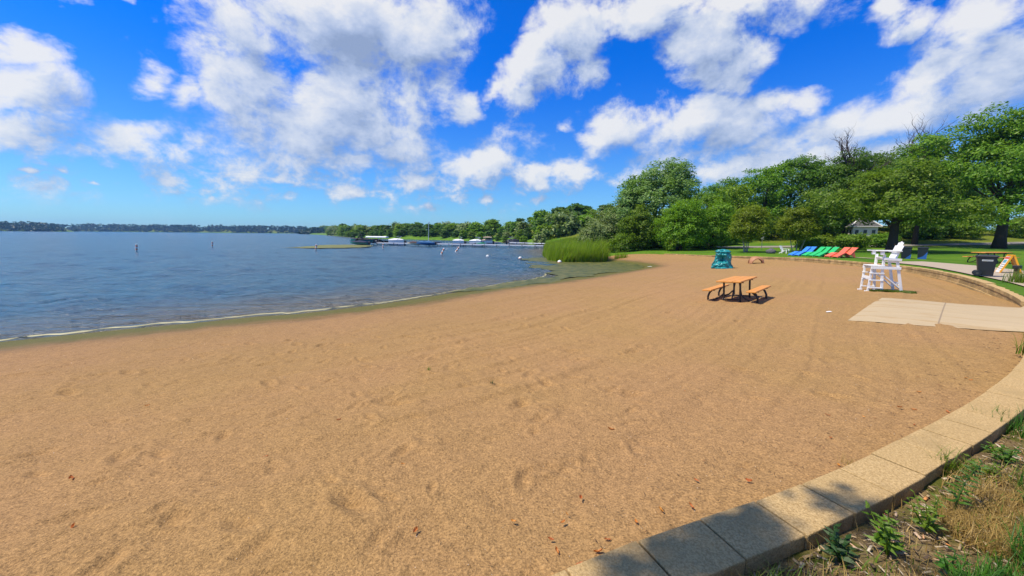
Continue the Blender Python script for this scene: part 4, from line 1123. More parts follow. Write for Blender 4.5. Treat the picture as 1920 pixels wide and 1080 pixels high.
# canopy behind, left to right: pixel free list of x, y, radius, height, leaf, seed, label
for x, y, R, top, mat, sd, lab in (
    (29.8, 60, 4.2, 7.6, L_OAK, 31, 'mid green tree behind the bushes right of the silver tree'),
    (34.6, 62, 4.4, 8.4, L_BRIGHT, 32, 'yellowish green tree behind the left white stemmed shrub'),
    (40.6, 63, 4.9, 10.4, L_OAK, 33, 'pale topped tree between and behind the two white stemmed shrubs'),
    (46.6, 66, 5.4, 12.2, L_DEEP, 34, 'dark round tree behind the right white stemmed shrub'),
    (53.5, 69, 5.4, 12.2, L_OAK, 35, 'tree right of the twig topped tree, above the white house'),
    (60.5, 66, 5.6, 12.8, L_DEEP, 36, 'dark tree between the two half dead trees, behind the broad tree'),
    (67.5, 68, 6.2, 14.0, L_OAK, 37, 'tree behind the gap between the broad tree and the huge tree'),
    (79.0, 70, 7.5, 12.5, L_DEEP, 38, 'tree behind the huge tree, on the mound'),
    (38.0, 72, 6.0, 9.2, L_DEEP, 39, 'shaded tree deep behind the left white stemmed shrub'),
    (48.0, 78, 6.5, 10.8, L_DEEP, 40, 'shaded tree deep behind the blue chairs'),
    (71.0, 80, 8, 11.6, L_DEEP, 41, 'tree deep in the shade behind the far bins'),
    (64.0, 74, 6, 9.0, L_DEEP, 45, 'low tree deep in the shade behind the huge trunk'), (88.0, 78, 8, 10.0, L_DEEP, 46, 'low tree beyond the mound right of the huge trunk'),
    (90.0, 64, 8, 14, L_DEEP, 42, 'tree at the right border beyond the road'),
    (44.0, 56, 3.0, 6.8, L_DEEP, 43, 'dark small tree left of the white house'),
    (62.0, 60, 3.2, 4.8, L_OAK, 44, 'low tree on the mound right of the dark trunk')):
    tree(lab, x, y, dome(R, top, top * .02, sd, 9), int(1500 * R + 4500), .40, mat, sd, .3, group=B_GROUP, clump=.95, per=60, limbs=6)

# wind-blown silver tree and the bushes beside it
tree('tall silvery tree leaning with the wind, highest in the middle of the shore', 19.6, 54.0,
     [(0.2, 0, 5.0, 5.2, 4.4, 4.8), (-3.4, 0, 7.0, 1.9, 2, 1.8), (-4.6, 0, 5.0, 1.8, 2, 1.8), (3.0, 0, 10.0, 1.6, 1.8, 1.4), (1.3, 0, 9.0, 3.0, 3.2, 2.9), (2.4, .2, 9.6, 2.0, 2.2, 1.9), (0.0, 0, 9.2, 2.2, 2.4, 2.1), (-1.5, -.3, 7.4, 2.2, 2.4, 2.2), (3.6, 0, 8.0, 1.9, 2.0, 1.6), (-2.8, -.5, 6.0, 2.2, 2.2, 2.2), (-3.6, -.4, 4.0, 2.2, 2.2, 2.2), (-.8, -1.5, 3.0, 2.6, 2.2, 2.6), (-1.6, 0, 9.0, 1.7, 1.8, 1.5), (3.9, -.4, 5.6, 1.8, 2.0, 2.0), (.3, -2.6, 6.2, 2.2, 1.8, 2.2), (2.2, -2.4, 7.6, 1.8, 1.6, 1.7)],
     36000, .36, L_SILVER, 51, .42, 8.0, name='silver_tree', limbs=16, clump=.85, per=60, wind=(2.6, 0), aspect=.42, updir=.35)
tree('thin dark tip of a young conifer beside the silver tree', 17.4, 57.5, [(0, 0, 4.0, 1.2, 1.2, 3.6), (0, 0, 7.8, .7, .7, 1.6), (0, 0, 9.6, .4, .4, 1.2)], 4000, .35, L_DEEP, 52, .16, 10.4, name='conifer_tree', limbs=8, clump=.6, per=40)
tree('pale grey green willow bush at the left foot of the silver tree', 14.3, 55.5, [(0, 0, 3.2, 3.6, 3.2, 3.2), (1.6, 0, 5.0, 2.2, 2.2, 2.0), (-1.9, -.3, 2.9, 1.9, 2.0, 2.2), (0, -.8, 4.8, 1.8, 1.8, 1.6), (2.6, -.8, 6.0, 1.6, 1.6, 1.3)],
     17000, .32, L_PALE, 53, .2, 5, name='willow_bush', cat='bush', limbs=10, stems=3, clump=.75, per=55, wind=(2.2, 0), aspect=.38)
tree('olive bush at the water side of the pale willow, left end of the clump', 11.9, 56.5, [(0, 0, 1.7, 2.0, 1.8, 1.8), (-.8, 0, 2.6, 1.1, 1.1, 1.0)], 5000, .3, L_PALE, 54, .12, 2.4, name='shore_bush', cat='bush', limbs=5, clump=.6, per=50)
tree('bright green young tree in front of the silver tree, left part', 15.7, 49.5, [(0, 0, 2.3, 1.9, 1.7, 2.3), (.4, 0, 4.2, 1.2, 1.2, 1.5), (-.9, 0, 3.2, 1.1, 1.1, 1.0), (1.0, -.3, 2.8, 1.2, 1.2, 1.1)], 11000, .26, L_OAK, 55, .14, 4.6, name='young_tree', limbs=8, clump=.6, per=50, wind=(1, 0))
tree('low dark bush behind the reeds, left of the sand tip', 13.6, 48.6, [(0, 0, .9, 1.7, 1.3, 1.1), (1.0, 0, 1.4, 1.0, 1, .9)], 4500, .24, L_OAK, 56, .08, 1.5, name='shore_bush', cat='bush', limbs=5, clump=.5, per=45)
tree('large bright green willow bush hanging over the edge of the sand', 20.6, 47.6, [(0, 0, 2.5, 2.7, 2.3, 2.5), (.6, 0, 4.6, 1.9, 1.8, 1.5), (-1.7, -.4, 2.2, 1.5, 1.5, 1.7), (1.9, -.4, 2.6, 1.5, 1.4, 1.7), (.2, -1.5, 1.7, 1.4, 1.0, 1.4), (-.9, 0, 4.1, 1.4, 1.4, 1.2), (1.6, .2, 4.2, 1.2, 1.2, 1.1)],
     21000, .26, L_BRIGHT, 57, .2, 4.2, name='willow_bush', cat='bush', limbs=10, stems=3, clump=.62, per=55, wind=(1.2, 0), aspect=.36)
tree('shaggy green bush between the bright willow bush and the left white stemmed shrub', 25.6, 50.0, [(0, 0, 2.6, 2.5, 2.2, 2.5), (.8, 0, 4.6, 1.8, 1.8, 1.5), (-1.4, -.4, 3.0, 1.4, 1.4, 1.4), (1.4, -.8, 2.2, 1.2, 1.2, 1.6)], 14000, .28, L_BRIGHT, 58, .2, 4.4, name='willow_bush', cat='bush', limbs=9, stems=3, clump=.65, per=55, wind=(1, 0), aspect=.38)
tree('sapling at the foot of the bright willow bush on the sand edge', 18.7, 45.7, [(0, 0, .7, .55, .5, .6), (.1, 0, 1.2, .4, .4, .45)], 1500, .2, L_BRIGHT, 59, .03, 1.2, name='sapling', cat='bush', limbs=4, clump=.3, per=30)
tree('dark undergrowth bush in the shade right of the bright willow bush', 24.6, 52.2, [(0, 0, .9, 2.6, 1.2, 1.1)], 4000, .26, L_DEEP, 60, .08, 1.2, name='shore_bush', cat='bush', limbs=4, clump=.5, per=45)
for x, y, s, sd, lab in ((27.5, 58.0, 2.6, 81, 'dark undergrowth beyond the road behind the shaggy bush'), (33.5, 58.5, 2.8, 82, 'dark undergrowth beyond the road behind the left white stemmed shrub'), (39.8, 59.0, 2.8, 83, 'dark undergrowth beyond the road between the white stemmed shrubs'),
                         (46.2, 59.5, 2.8, 84, 'dark undergrowth behind the blue and green chairs'), (16.5, 53.5, 2.4, 85, 'dark undergrowth at the foot of the silver tree'), (21.5, 53.0, 2.4, 86, 'dark undergrowth behind the bright willow bush'), (60.5, 57.0, 2.2, 87, 'dark undergrowth on the mound behind the far bins'), (69.5, 60.5, 2.6, 88, 'dark undergrowth on the mound between the two great trunks'), (83, 60, 3.0, 89, 'dark undergrowth at the right border below the huge tree')):
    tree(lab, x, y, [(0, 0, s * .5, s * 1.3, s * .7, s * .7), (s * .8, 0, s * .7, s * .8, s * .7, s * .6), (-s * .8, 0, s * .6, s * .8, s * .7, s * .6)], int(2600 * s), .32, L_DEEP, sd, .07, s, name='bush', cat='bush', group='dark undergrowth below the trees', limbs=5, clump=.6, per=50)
# two rounded shrubs with white stems
for x, y, sd, lab in ((25.5, 42.0, 61, 'left rounded yellow green shrub with white stems, beyond the brown arch'), (31.0, 42.2, 62, 'right rounded yellow green shrub with white stems, behind the blue chairs')):
    tree(lab, x, y, [(0, 0, 2.9, 1.85, 1.7, 1.7), (.5, 0, 4.0, 1.15, 1.1, .95), (-.4, 0, 3.9, 1.1, 1.1, .9), (-1.1, -.2, 2.5, .95, .95, .95), (1.15, -.2, 2.5, .95, .95, .95), (0, -.8, 2.4, 1.0, .9, .9)], 12500, .22, L_LIME, sd, .055, 2.6,
         name='white_stemmed_shrub', cat='shrub', group='rounded shrubs with white stems', limbs=12, stems=5, bark=M_PALEBARK, clump=.5, per=55, wind=(1.4, 0), aspect=.42, fork=.3)
# undergrowth round the house and on the mound
for x, y, s, mat, sd, lab in ((38.6, 44.0, 1.2, L_OAK, 71, 'wide olive bush left of the lifeguard chair'), (41.5, 47.5, 1.1, L_OAK, 72, 'bush below the white house'), (35.4, 44.5, 1.1, L_LIME, 73, 'low yellowish bush behind the coral chairs'), (33.2, 43.5, .9, L_OAK, 78, 'small green bush behind the green chairs'),
                              (45.6, 47.8, 1.2, L_OAK, 74, 'bush under the second house'), (59.5, 57.5, 1.6, L_LIME, 75, 'light green shrub on the mound right of the far bins'), (66, 57, 1.8, L_OAK, 76, 'shrub on the mound left of the huge trunk'), (75, 58, 2.0, L_OAK, 77, 'shrub on the mound right of the huge trunk'), (23.2, 55.5, 1.5, L_OAK, 79, 'bush beyond the road behind the shaggy green bush'), (30.5, 55.5, 1.3, L_OAK, 80, 'bush beyond the road between the white stemmed shrubs')):
    tree(lab, x, y, [(0, 0, s * .62, s * 1.25, s, s * .75), (s * .6, 0, s * .85, s * .7, s * .7, s * .6), (-s * .6, 0, s * .75, s * .7, s * .7, s * .6)], int(3500 * s), .24, mat, sd, .06, s, name='bush', cat='bush', group='bushes under the trees', limbs=4, clump=.45, per=45)

# shade tree just outside the right of the frame, its branch throws the shade on the near wall
def shade_tree():
    x, y, z = 1.5, -4.5, 1.3; hh = 9.0; off = Vector((SUN.x / SUN.z * hh, SUN.y / SUN.z * hh, hh))
    lobes = [(-2.6, 0.5, 9.4, 2.4, 2.2, 1.5), (1.0, -1, 10.6, 2.6, 2.6, 1.8), (-0.6, -3.2, 10.0, 2.8, 2.6, 1.9), (2.6, -2.4, 9.2, 2.0, 1.9, 1.3)]
    t = tree('tall shade tree standing on the bank behind the near wall, its branch over the wall', x, y, lobes, 12000, .17, L_OAK, 91, .30, 9.0, limbs=14, clump=.6, per=60)
    t.location.z = z
    shade = []
    for tx, ty, a, b in ((.66, 1.72, .16, .12), (.86, 1.80, .20, .15), (1.10, 1.92, .20, .15), (1.30, 1.88, .15, .12), (1.42, 2.06, .13, .09), (.98, 1.70, .16, .10), (1.95, 2.20, .12, .05), (2.15, 2.16, .09, .04), (3.25, 1.75, .30, .10), (3.8, 2.2, .26, .10)):
        shade.append((tx + off.x - x, ty + off.y - y, hh - .05, a, b, .14))
    me, C = leaf_mesh('crown', shade, 1150, .13, 92, L_OAK, clump=.17, per=22, inner=.3)
    link(bpy.data.objects.new('low_branch_leaves', me), t)
    e = Vector(shade[1][:3]); mb = MB(); mb.tube([(0, 0, 6.2), e * .35 + Vector((0, 0, 5.2)), e * .7 + Vector((0, 0, 2.4)), e + Vector((-.4, 0, -.05)), e + Vector((.4, .1, -.1))], [.14, .10, .06, .03, .012], 6)
    e2 = Vector(shade[8][:3]); mb.tube([e * .7 + Vector((0, 0, 2.4)), e.lerp(e2, .5), e2], [.05, .03, .01], 5)
    mb.build('limb', M_BARK, t, smooth=True)
shade_tree()

# wooded hillside and far shore behind the docks: single crowns, copies of a few
def wood_protos():
    out = []
    for i, (mat, top, R, n) in enumerate(((L_FAR, 9, 4.2, 2600), (L_OAK, 10, 4.6, 2800), (L_DEEP, 11, 4.4, 2800), (L_BRIGHT, 8, 3.8, 2400), (L_PALE, 7, 4.0, 2400), (L_FAR, 12, 5.0, 3000))):
        me, C = leaf_mesh('crown', dome(R, top, .1, 200 + i, 8), n, .95, 200 + i, mat, clump=1.25, per=22, hollow=.7, inner=.1, aspect=.7, low=-.98)
        out.append((me, top))
    return out
PROT = wood_protos()
def skyline(px):
    return np.interp(px, [580, 600, 620, 640, 660, 700, 740, 780, 800, 830, 860, 900, 927, 945, 960, 985, 1000, 1018, 1038, 1050, 1078, 1100, 1165], [430, 427, 424, 421.5, 422, 424, 421, 418.5, 419, 421, 420, 421, 416, 419, 409, 410, 404, 396, 394, 385, 385, 387, 387])
def _shore_table():
    px = np.arange(570, 1171, 6.0); Y = 92 * (900 / 92) ** np.linspace(0, 1, 260); out = []
    for q in px:
        x = (q - 960) / 727 * Y; d = ds_of(x, Y); k = np.where(d < 0)[0]; k = k[-1] + 1 if len(k) else 0
        out.append(Y[min(k, 259)])
    return px, np.array(out)
SH_PX, SH_Y = _shore_table()
def shore_y(px): return np.interp(px, SH_PX, SH_Y)
def wood_tree(x, y, H, lab, grp, r, name='shore_tree'):
    me, top = PROT[r.randrange(len(PROT))]
    o = link(bpy.data.objects.new(name, me)); s = H / top
    o.location = (x, y, gz(x, y, False) - .3); o.rotation_euler = (0, 0, r.uniform(0, 6.28)); w = s * r.uniform(1.15, 1.55)
    o.scale = (w, w, s); tag(o, lab, 'tree', grp)
def woods():
    r = random.Random(7); px = 580.0
    while px < 1166:
        Y0 = float(shore_y(px)); hor = 431 + px * .0098; hill = px > 925
        step = r.uniform(.8, 1.2) * (4.0 if not hill else 4.6) / (Y0 + 12 * hill) * 727
        rows = [(3, .48), (20, .78), (42, 1.0)]
        if 745 < px < 860: rows[0] = (5, .45)
        if hill: rows = [(3, .30), (12, .55), (26, .80), (44, 1.0)]
        if px > 1035: rows = rows[1:] + [(62, 1.0)]
        if 1035 < px < 1085: rows = rows[1:]
        for dy, f in rows:
            q = px + r.uniform(-.4, .4) * step; Y = Y0 + dy * r.uniform(.85, 1.25) * (1 if hill else 1 + Y0 / 500)
            X = (q - 960) / 727 * Y; g = gz(X, Y, False)
            topz = (hor - float(skyline(q))) / 727 * Y + 2.9
            H = max(2.6, topz * f * r.uniform(.88, 1.08) - g * (f == 1.0 or hill) + .3)
            if hill: wood_tree(X, Y, H, 'broadleaf tree in the wooded hillside beyond the reeds and dock', 'trees on the wooded hillside', r, 'hillside_tree')
            else: wood_tree(X, Y, H, 'broadleaf tree in the wooded far shore behind the boats', 'trees on the far shore behind the boats', r)
        px += step
woods()
L_FARBLUE = leaf_mat('far_blue_leaf', (.008, .034, .018), (.024, .070, .026), None, .25)
def far_woods():
    rs = np.random.RandomState(9); lobes = []
    def along(pts, n, depth, hmin, hmax):
        Pn = catmull(pts, 8.0)
        for k in range(n):
            i = rs.randint(0, len(Pn)); d = depth * rs.uniform(0, 1) ** 1.6; R = math.hypot(*Pn[i]); x = Pn[i][0] * (1 + d / R); y = Pn[i][1] * (1 + d / R)
            H = rs.uniform(hmin, hmax) * (.55 + .45 * min(1, d / 35)); lobes.append((x, y, H * .5, rs.uniform(15, 24), 10, H * .54))
    along([(-1500, 842), (-1300, 844), (-1120, 848), (-1020, 853)], 200, 60, 11.5, 13.5); along([(-1020, 853), (-992, 868)], 8, 20, 5, 8)
    along([(-1600, 1306), (-1480, 1303), (-1100, 1333), (-900, 1316), (-700, 1293)], 360, 120, 15.5, 18.5)
    along([(-720, 1297), (-590, 1195), (-480, 1100), (-392, 745)], 230, 90, 13, 15)
    A = np.array(lobes); g = np.clip(land_base(A[:, 0], A[:, 1]), 0, 9); A[:, 2] += g - 1.0
    me, C = leaf_mesh('far_woods', A, 130000, 3.6, 10, L_FARBLUE, clump=3.4, per=20, hollow=.75, inner=.05, aspect=.8, low=-.98)
    o = link(bpy.data.objects.new('far_woods', me)); tag(o, 'dark blue green line of woods on the far shore across the lake', 'woods', kind='stuff')
far_woods()
# ------------------------------------------------------------------ reeds
L_REED = leaf_mat('reed_leaf', (.105, .245, .008), (.32, .48, .02), None, .55)
def _tan_share(m):
    """a few dead tan blades among the green"""
    nt = m.node_tree; N = NT(nt); geo = N.n('NewGeometry').outputs['Random Per Island']
    pb = [n for n in nt.nodes if n.type == 'BSDF_PRINCIPLED'][0]; src = pb.inputs['Base Color'].links[0].from_socket
    f = N.math('GREATER_THAN', N.math('FRACT', N.math('MULTIPLY', geo, 37.0)), .90)
    nt.links.new(N.mix(f, src, (.34, .25, .09)), pb.inputs['Base Color'])
_tan_share(L_REED)
def in_poly(poly, n, seed):
    rs = np.random.RandomState(seed); P = np.array(poly); lo, hi = P.min(0), P.max(0); out = np.zeros((0, 2))
    while len(out) < n:
        q = rs.uniform(lo, hi, (n * 2, 2)); out = np.r_[out, q[inside(q[:, 0], q[:, 1], poly)]]
    return out[:n]
def reeds():
    q = np.r_[in_poly([(4.0, 44.2), (4.7, 42.0), (5.6, 41.2), (8.4, 41.3), (10.2, 42.3), (10.9, 43.8), (10.4, 46), (4.6, 46)], 7500, 1), in_poly([(4.2, 45), (10.6, 45), (12.2, 50), (11, 58), (8, 63), (5.2, 62), (4.2, 54)], 5000, 2)]
    z = np.maximum(sand_base(q[:, 0], q[:, 1]), -.1)
    hv = (.52 + .80 * fbm(q[:, 0] * .7, q[:, 1] * .7, 3, 4)) * np.interp(seg_dist(q[:, 0], q[:, 1], np.array([(4.0, 44.2), (4.7, 42.0), (5.6, 41.2), (8.4, 41.3), (10.2, 42.3), (10.9, 43.8), (12.2, 50)]))[0], [0, .6], [.78, 1.0])
    o = blades('reeds', 'dense stand of tall green reeds at the water edge', 'reeds', np.c_[q, z], 2.4 * hv, .062, L_REED, 3, .30, wind=(.16, 0), segs=3)
    q = in_poly([(5.2, 63), (12, 60), (14, 72), (15, 92), (11, 96), (9.5, 86), (6.2, 76)], 3500, 5)
    blades('marsh_grass', 'yellow green marsh grass on the bank behind the reeds', 'marsh grass', np.c_[q, land_base(q[:, 0], q[:, 1])], 1.3, .2, L_LIME, 6, .4)
reeds()
blades('sand_tuft', 'thin tuft of grass on the sand tip beside the reeds', 'grass', scatter(160, 12.6, 44.6, .8, .4, sand_base, 0, 8), .8, .04, L_REED, 9, .4)

# ------------------------------------------------------------------ docks
M_DECK = paint('dock_deck', (.68, .70, .72), .5, .06, 3); M_POST = paint('dock_post', (.05, .05, .055), .6, .2, 5); M_ALU = paint('aluminium', (.55, .57, .58), .35, .08, 4, 0, .5)
def dock(label, a, b, w, n, zt=.55):
    a = Vector((*a, 0)); b = Vector((*b, 0)); d = (b - a); L = d.length; ang = math.atan2(d.y, d.x)
    t = empty('dock', a, (0, 0, ang)); tag(t, label, 'dock')
    mb = MB()
    for i in range(n): mb.box(((i + .5) * L / n, 0, zt), (L / n - .05, w, .2))
    mb.build('deck', M_DECK, t)
    for i in range(n + 1):
        for s in (-1, 1):
            MB().tube([(i * L / n, s * (w / 2 + .06), -.6), (i * L / n, s * (w / 2 + .06), zt + .12)], .06).build('post', M_POST, t)
    return t
dock('long low dock running from the reeds out past the moored boats', (-34.5, 97), (8.0, 84.6), 1.5, 15)
dock('shorter dock behind the long one near the wooded hillside', (-.5, 113.5), (10.5, 102.5), 1.2, 5, .6)

# ------------------------------------------------------------------ boats
def hull_rings(L, W, H, bow=1.0, n=9):
    R = []
    for i in range(n):
        t = i / (n - 1); x = -L / 2 + L * t; w = W / 2 * (1 - max(0, (t - .45) / .55) ** 2.2 * .97); sh = H * (1 + .22 * t * t)
        R.append([(x, -w, sh), (x - .0, -w * .92, sh * .5), (x - .12 * L * t * .3, -w * .35, .05 * H + t ** 3 * H * .5), (x - .12 * L * t * .3, w * .35, .05 * H + t ** 3 * H * .5), (x, w * .92, sh * .5), (x, w, sh)])
    return R
def cover_rings(L, W, H0, H1, n=9):
    R = []
    for i in range(n):
        t = i / (n - 1); x = -L / 2 + L * t; w = W / 2 * (1 - max(0, (t - .45) / .55) ** 2.2 * .94) * 1.03; s = H0 * (1 + .22 * t * t); hump = H1 * math.sin(math.pi * min(1, t * 1.05)) ** .8
        R.append([(x, -w, s - .08), (x, -w, s + .02), (x, -w * .55, s + hump * .8), (x, 0, s + hump), (x, w * .55, s + hump * .8), (x, w, s + .02), (x, w, s - .08)])
    return R
def runabout(label, x, y, rz, L, hull, cover, z=.1, tower=False, screen=True, grp='moored motor boats'):
    t = empty('motor_boat', (x, y, z), (0, 0, rz)); tag(t, label, 'boat', grp); W = L * .38; H = L * .15
    MB().loft(hull_rings(L, W, H)).build('hull', hull, t, smooth=False)
    MB().loft(cover_rings(L * .96, W * .98, H, L * .085)).build('cover', cover, t, smooth=True)
    if screen: MB().add([(.35 * L - .9, -W * .33, H + .32), (.35 * L - .9, W * .33, H + .32), (.35 * L - 1.25, W * .26, H + .78), (.35 * L - 1.25, -W * .26, H + .78)], [(0, 1, 2, 3), (3, 2, 1, 0)]).build('windscreen', M_GLASS, t)
    if tower:
        mb = MB()
        for s in (-1, 1): mb.tube([(-.7, s * W * .45, H), (.1, s * W * .40, H + 1.25), (.5, s * W * .36, H + 1.3)], .06, 6)
        mb.tube([(.1, -W * .4, H + 1.25), (.1, W * .4, H + 1.25)], .06, 6); mb.box((.3, 0, H + 1.28), (.7, W * .7, .06)); mb.build('tower', M_POST, t)
    MB().loft([[(-L / 2 - .35, -.16, .1), (-L / 2 - .02, -.16, .1), (-L / 2 - .02, .16, .1), (-L / 2 - .35, .16, .1)], [(-L / 2 - .45, -.2, H * 1.0), (-L / 2, -.2, H * 1.0), (-L / 2, .2, H), (-L / 2 - .45, .2, H)], [(-L / 2 - .35, -.14, H * 1.35), (-L / 2, -.14, H * 1.35), (-L / 2, .14, H * 1.35), (-L / 2 - .35, .14, H * 1.35)]]).build('outboard_motor', M_POST, t)
    return t
def pontoon(label, x, y, rz, L, side, cover, z=.0, frame=True, roof=None, grp='moored pontoon boats'):
    t = empty('pontoon_boat', (x, y, z), (0, 0, rz)); tag(t, label, 'boat', grp); W = 2.3
    for s in (-1, 1): MB().tube([(-L / 2, s * .85, .2), (L / 2 - .6, s * .85, .2), (L / 2 - .15, s * .85, .3), (L / 2, s * .85, .42)], [.3, .3, .2, .04], 10).build('float', M_ALU, t)
    MB().box((0, 0, .56), (L, W, .10)).build('deck', M_POST, t)
    mb = MB(); h = .75
    for s in (-1, 1): mb.box((-.05, s * (W / 2 - .06), .61 + h / 2), (L * .90, .05, h))
    for e in (-1, 1): mb.box((-.05 + e * L * .45, 0, .61 + h / 2), (.05, W - .2, h))
    mb.build('fence', side, t)
    if cover:
        MB().loft([[(xx, -W / 2 + .0, 1.33), (xx, -W / 4, 1.42 + hh), (xx, 0, 1.46 + hh), (xx, W / 4, 1.42 + hh), (xx, W / 2, 1.33), (xx, W / 2, 1.20), (xx, -W / 2, 1.20)] for xx, hh in ((-L * .47, 0), (-L * .2, .22), (L * .1, .25), (L * .3, .10), (L * .46, -.04))]).build('cover', cover, t)
    if frame:
        mb = MB()
        for s in (-1, 1): mb.tube([(-L * .05, s * W * .46, 1.3), (-L * .34, s * W * .46, 2.15), (-L * .12, s * W * .46, 2.2), (-L * .05, s * W * .46, 2.15)], .045, 6)
        mb.tube([(-L * .34, -W * .46, 2.15), (-L * .34, W * .46, 2.15)], .04, 6); mb.build('canopy_frame', M_ALU, t)
    if roof:
        MB().loft([[(xx, -W / 2, 2.12), (xx, 0, 2.12 + b), (xx, W / 2, 2.12), (xx, W / 2, 2.02), (xx, -W / 2, 2.02)] for xx, b in ((-L * .42, .12), (0, .2), (L * .3, .12))]).build('canopy', roof, t)
        for s in (-1, 1):
            for e in (-.38, .26): MB().tube([(e * L, s * W * .46, 1.3), (e * L, s * W * .46, 2.05)], .03, 6).build('canopy_pole', M_ALU, t)
    MB().loft([[(-L / 2 - .4, -.18, -.1), (-L / 2 - .1, -.18, -.1), (-L / 2 - .1, .18, -.1), (-L / 2 - .4, .18, -.1)], [(-L / 2 - .6, -.24, .9), (-L / 2 - .02, -.24, .9), (-L / 2 - .02, .24, .9), (-L / 2 - .6, .24, .9)], [(-L / 2 - .5, -.18, 1.15), (-L / 2, -.18, 1.15), (-L / 2, .18, 1.15), (-L / 2 - .5, .18, 1.15)]]).build('outboard_motor', M_POST, t)
    return t
P = lambda n, c, r=.4: paint(n, c, r, .08, 2)
M_TEAL = P('teal_hull', (.02, .16, .17)); M_NAVY = P('navy_canvas', (.012, .02, .06), .8); M_BLK = P('black_canvas', (.012, .012, .018), .8); M_BROWN = P('brown_canvas', (.07, .025, .02), .8)
M_MAROON = P('maroon_canvas', (.06, .018, .030), .8); M_BLUEC = P('blue_canvas', (.03, .13, .30), .8); M_GRNC = P('green_canvas', (.01, .26, .13), .8); M_CREAM = P('cream_hull', (.66, .58, .42)); M_WHT = P('white_hull', (.78, .78, .76)); M_TAN = P('tan_canvas', (.50, .38, .25), .8); M_GREYC = P('grey_canvas', (.20, .19, .18), .8); M_WCAN = P('white_canvas', (.80, .80, .77), .7)
def at_px(px, Y): return (px - 960) / 727 * Y
W_ = math.pi
runabout('dark covered speed boat with a tower at the far left of the dock', at_px(677, 95), 95, W_ + .12, 5.4, M_TEAL, M_BLK, .55, True)
runabout('low teal and white boat nearest the left end of the dock', at_px(672, 92.5), 92.5, W_ - .1, 4.6, M_TEAL, M_NAVY, .10, False)
def lift(label, x, y, rz, L, W, roof, z0=.0, top=1.95):
    t = empty('boat_lift', (x, y, 0), (0, 0, rz)); tag(t, label, 'boat lift', 'canopied boat lifts')
    MB().loft([[(xx, -W / 2, top), (xx, -W / 4, top + .18), (xx, 0, top + .22), (xx, W / 4, top + .18), (xx, W / 2, top), (xx, W / 2, top - .18), (xx, -W / 2, top - .18)] for xx in (-L / 2, -L / 2 + .3, L / 2 - .3, L / 2)]).build('canopy', roof, t)
    for e in (-1, 1):
        for s in (-1, 1): MB().tube([(e * (L / 2 - .5), s * (W / 2 - .1), -.6), (e * (L / 2 - .5), s * (W / 2 - .1), top)], .05, 6).build('post', M_ALU, t)
    for s in (-1, 1): MB().bar((-L / 2 + .4, s * (W / 2 - .1), .35), (L / 2 - .4, s * (W / 2 - .1), .35), .1, .12).build('rail', M_ALU, t)
lift('white canopied boat lift right of the dark speed boat', at_px(697, 104), 104, .05, 2.9, 2.6, M_WCAN); lift('second white canopied boat lift, beside the white pontoon boat', at_px(716, 103), 103, .0, 2.5, 2.6, M_WCAN)
runabout('maroon covered boat hanging in the left white canopied lift', at_px(699, 104), 104, .05, 4.2, M_MAROON, M_MAROON, .45, screen=False); runabout('maroon boat low under the right white canopy', at_px(717, 102.5), 102.5, .3, 3.6, M_MAROON, M_BLK, .2, screen=False)
def box(label, x, y, z, s, mat):
    t = empty('dock_box', (x, y, z)); tag(t, label, 'box'); MB().box((0, 0, s[2] / 2), s).build('body', mat, t, bevel=.03); MB().box((0, 0, s[2] + .03), (s[0] + .06, s[1] + .06, .06)).build('lid', M_WHT, t)
box('grey storage box at the left end of the dock', at_px(699, 96), 96.3, .6, (1.0, .7, .55), M_GREYC)
pontoon('white covered pontoon boat with a raised frame, right of the canopied lifts', at_px(741, 99), 99, W_ + .25, 4.0, M_WHT, M_WCAN)
runabout('cream boat with a dark brown cover left of the blue boat', at_px(775, 93), 93, W_ - .2, 3.4, M_CREAM, M_BROWN, .25, screen=False)
runabout('bright blue covered boat on the near side of the dock, at the tall mast', at_px(797, 90), 90, W_ + .15, 4.2, M_BLUEC, M_BLUEC, .25)
runabout('dark navy covered boat right of the tall mast', at_px(818, 98), 98, .1, 3.2, M_WHT, M_NAVY, .2, screen=False)
def mast():
    x, y = at_px(802, 93.5), 93.5
    t = empty('mast', (x, y, .0), (0, RAD(1.5), 0)); tag(t, 'tall thin pale mast rising above the blue covered boat', 'mast')
    MB().tube([(0, 0, -.5), (0, 0, 3), (0, 0, 5.7)], [.10, .08, .06], 8).build('pole', M_ALU, t); MB().box((.12, 0, 5.6), (.25, .04, .3)).build('vane', M_WHT, t)
mast()
pontoon('white covered pontoon boat left of the pair behind the dock middle', at_px(858, 98), 98, W_ + .1, 3.0, M_WHT, M_WCAN)
pontoon('white covered pontoon boat beside the green covered boat', at_px(891, 98), 98, W_ - .1, 3.2, M_WHT, M_WCAN)
runabout('green covered boat at the middle of the dock', at_px(902, 92.5), 92.5, .1, 2.6, M_WHT, M_GRNC, .35, screen=False)
pontoon('pontoon boat with a flat tan canopy behind the green covered boat', at_px(912, 108), 108, W_ + .2, 3.0, M_WHT, M_TAN, frame=False, roof=M_TAN)
runabout('grey covered boat moored between the tan canopy and the short dock', at_px(930, 112), 112, .2, 2.8, M_WHT, M_GREYC, .2, screen=False)
pontoon('dark covered pontoon boat at the end of the short dock', at_px(962, 115), 115, .15, 3.6, M_GREYC, M_BLK, frame=True)
runabout('small dark covered watercraft between the two white pontoon boats', at_px(875, 95), 95, .6, 1.7, M_WHT, M_NAVY, .15, screen=False)

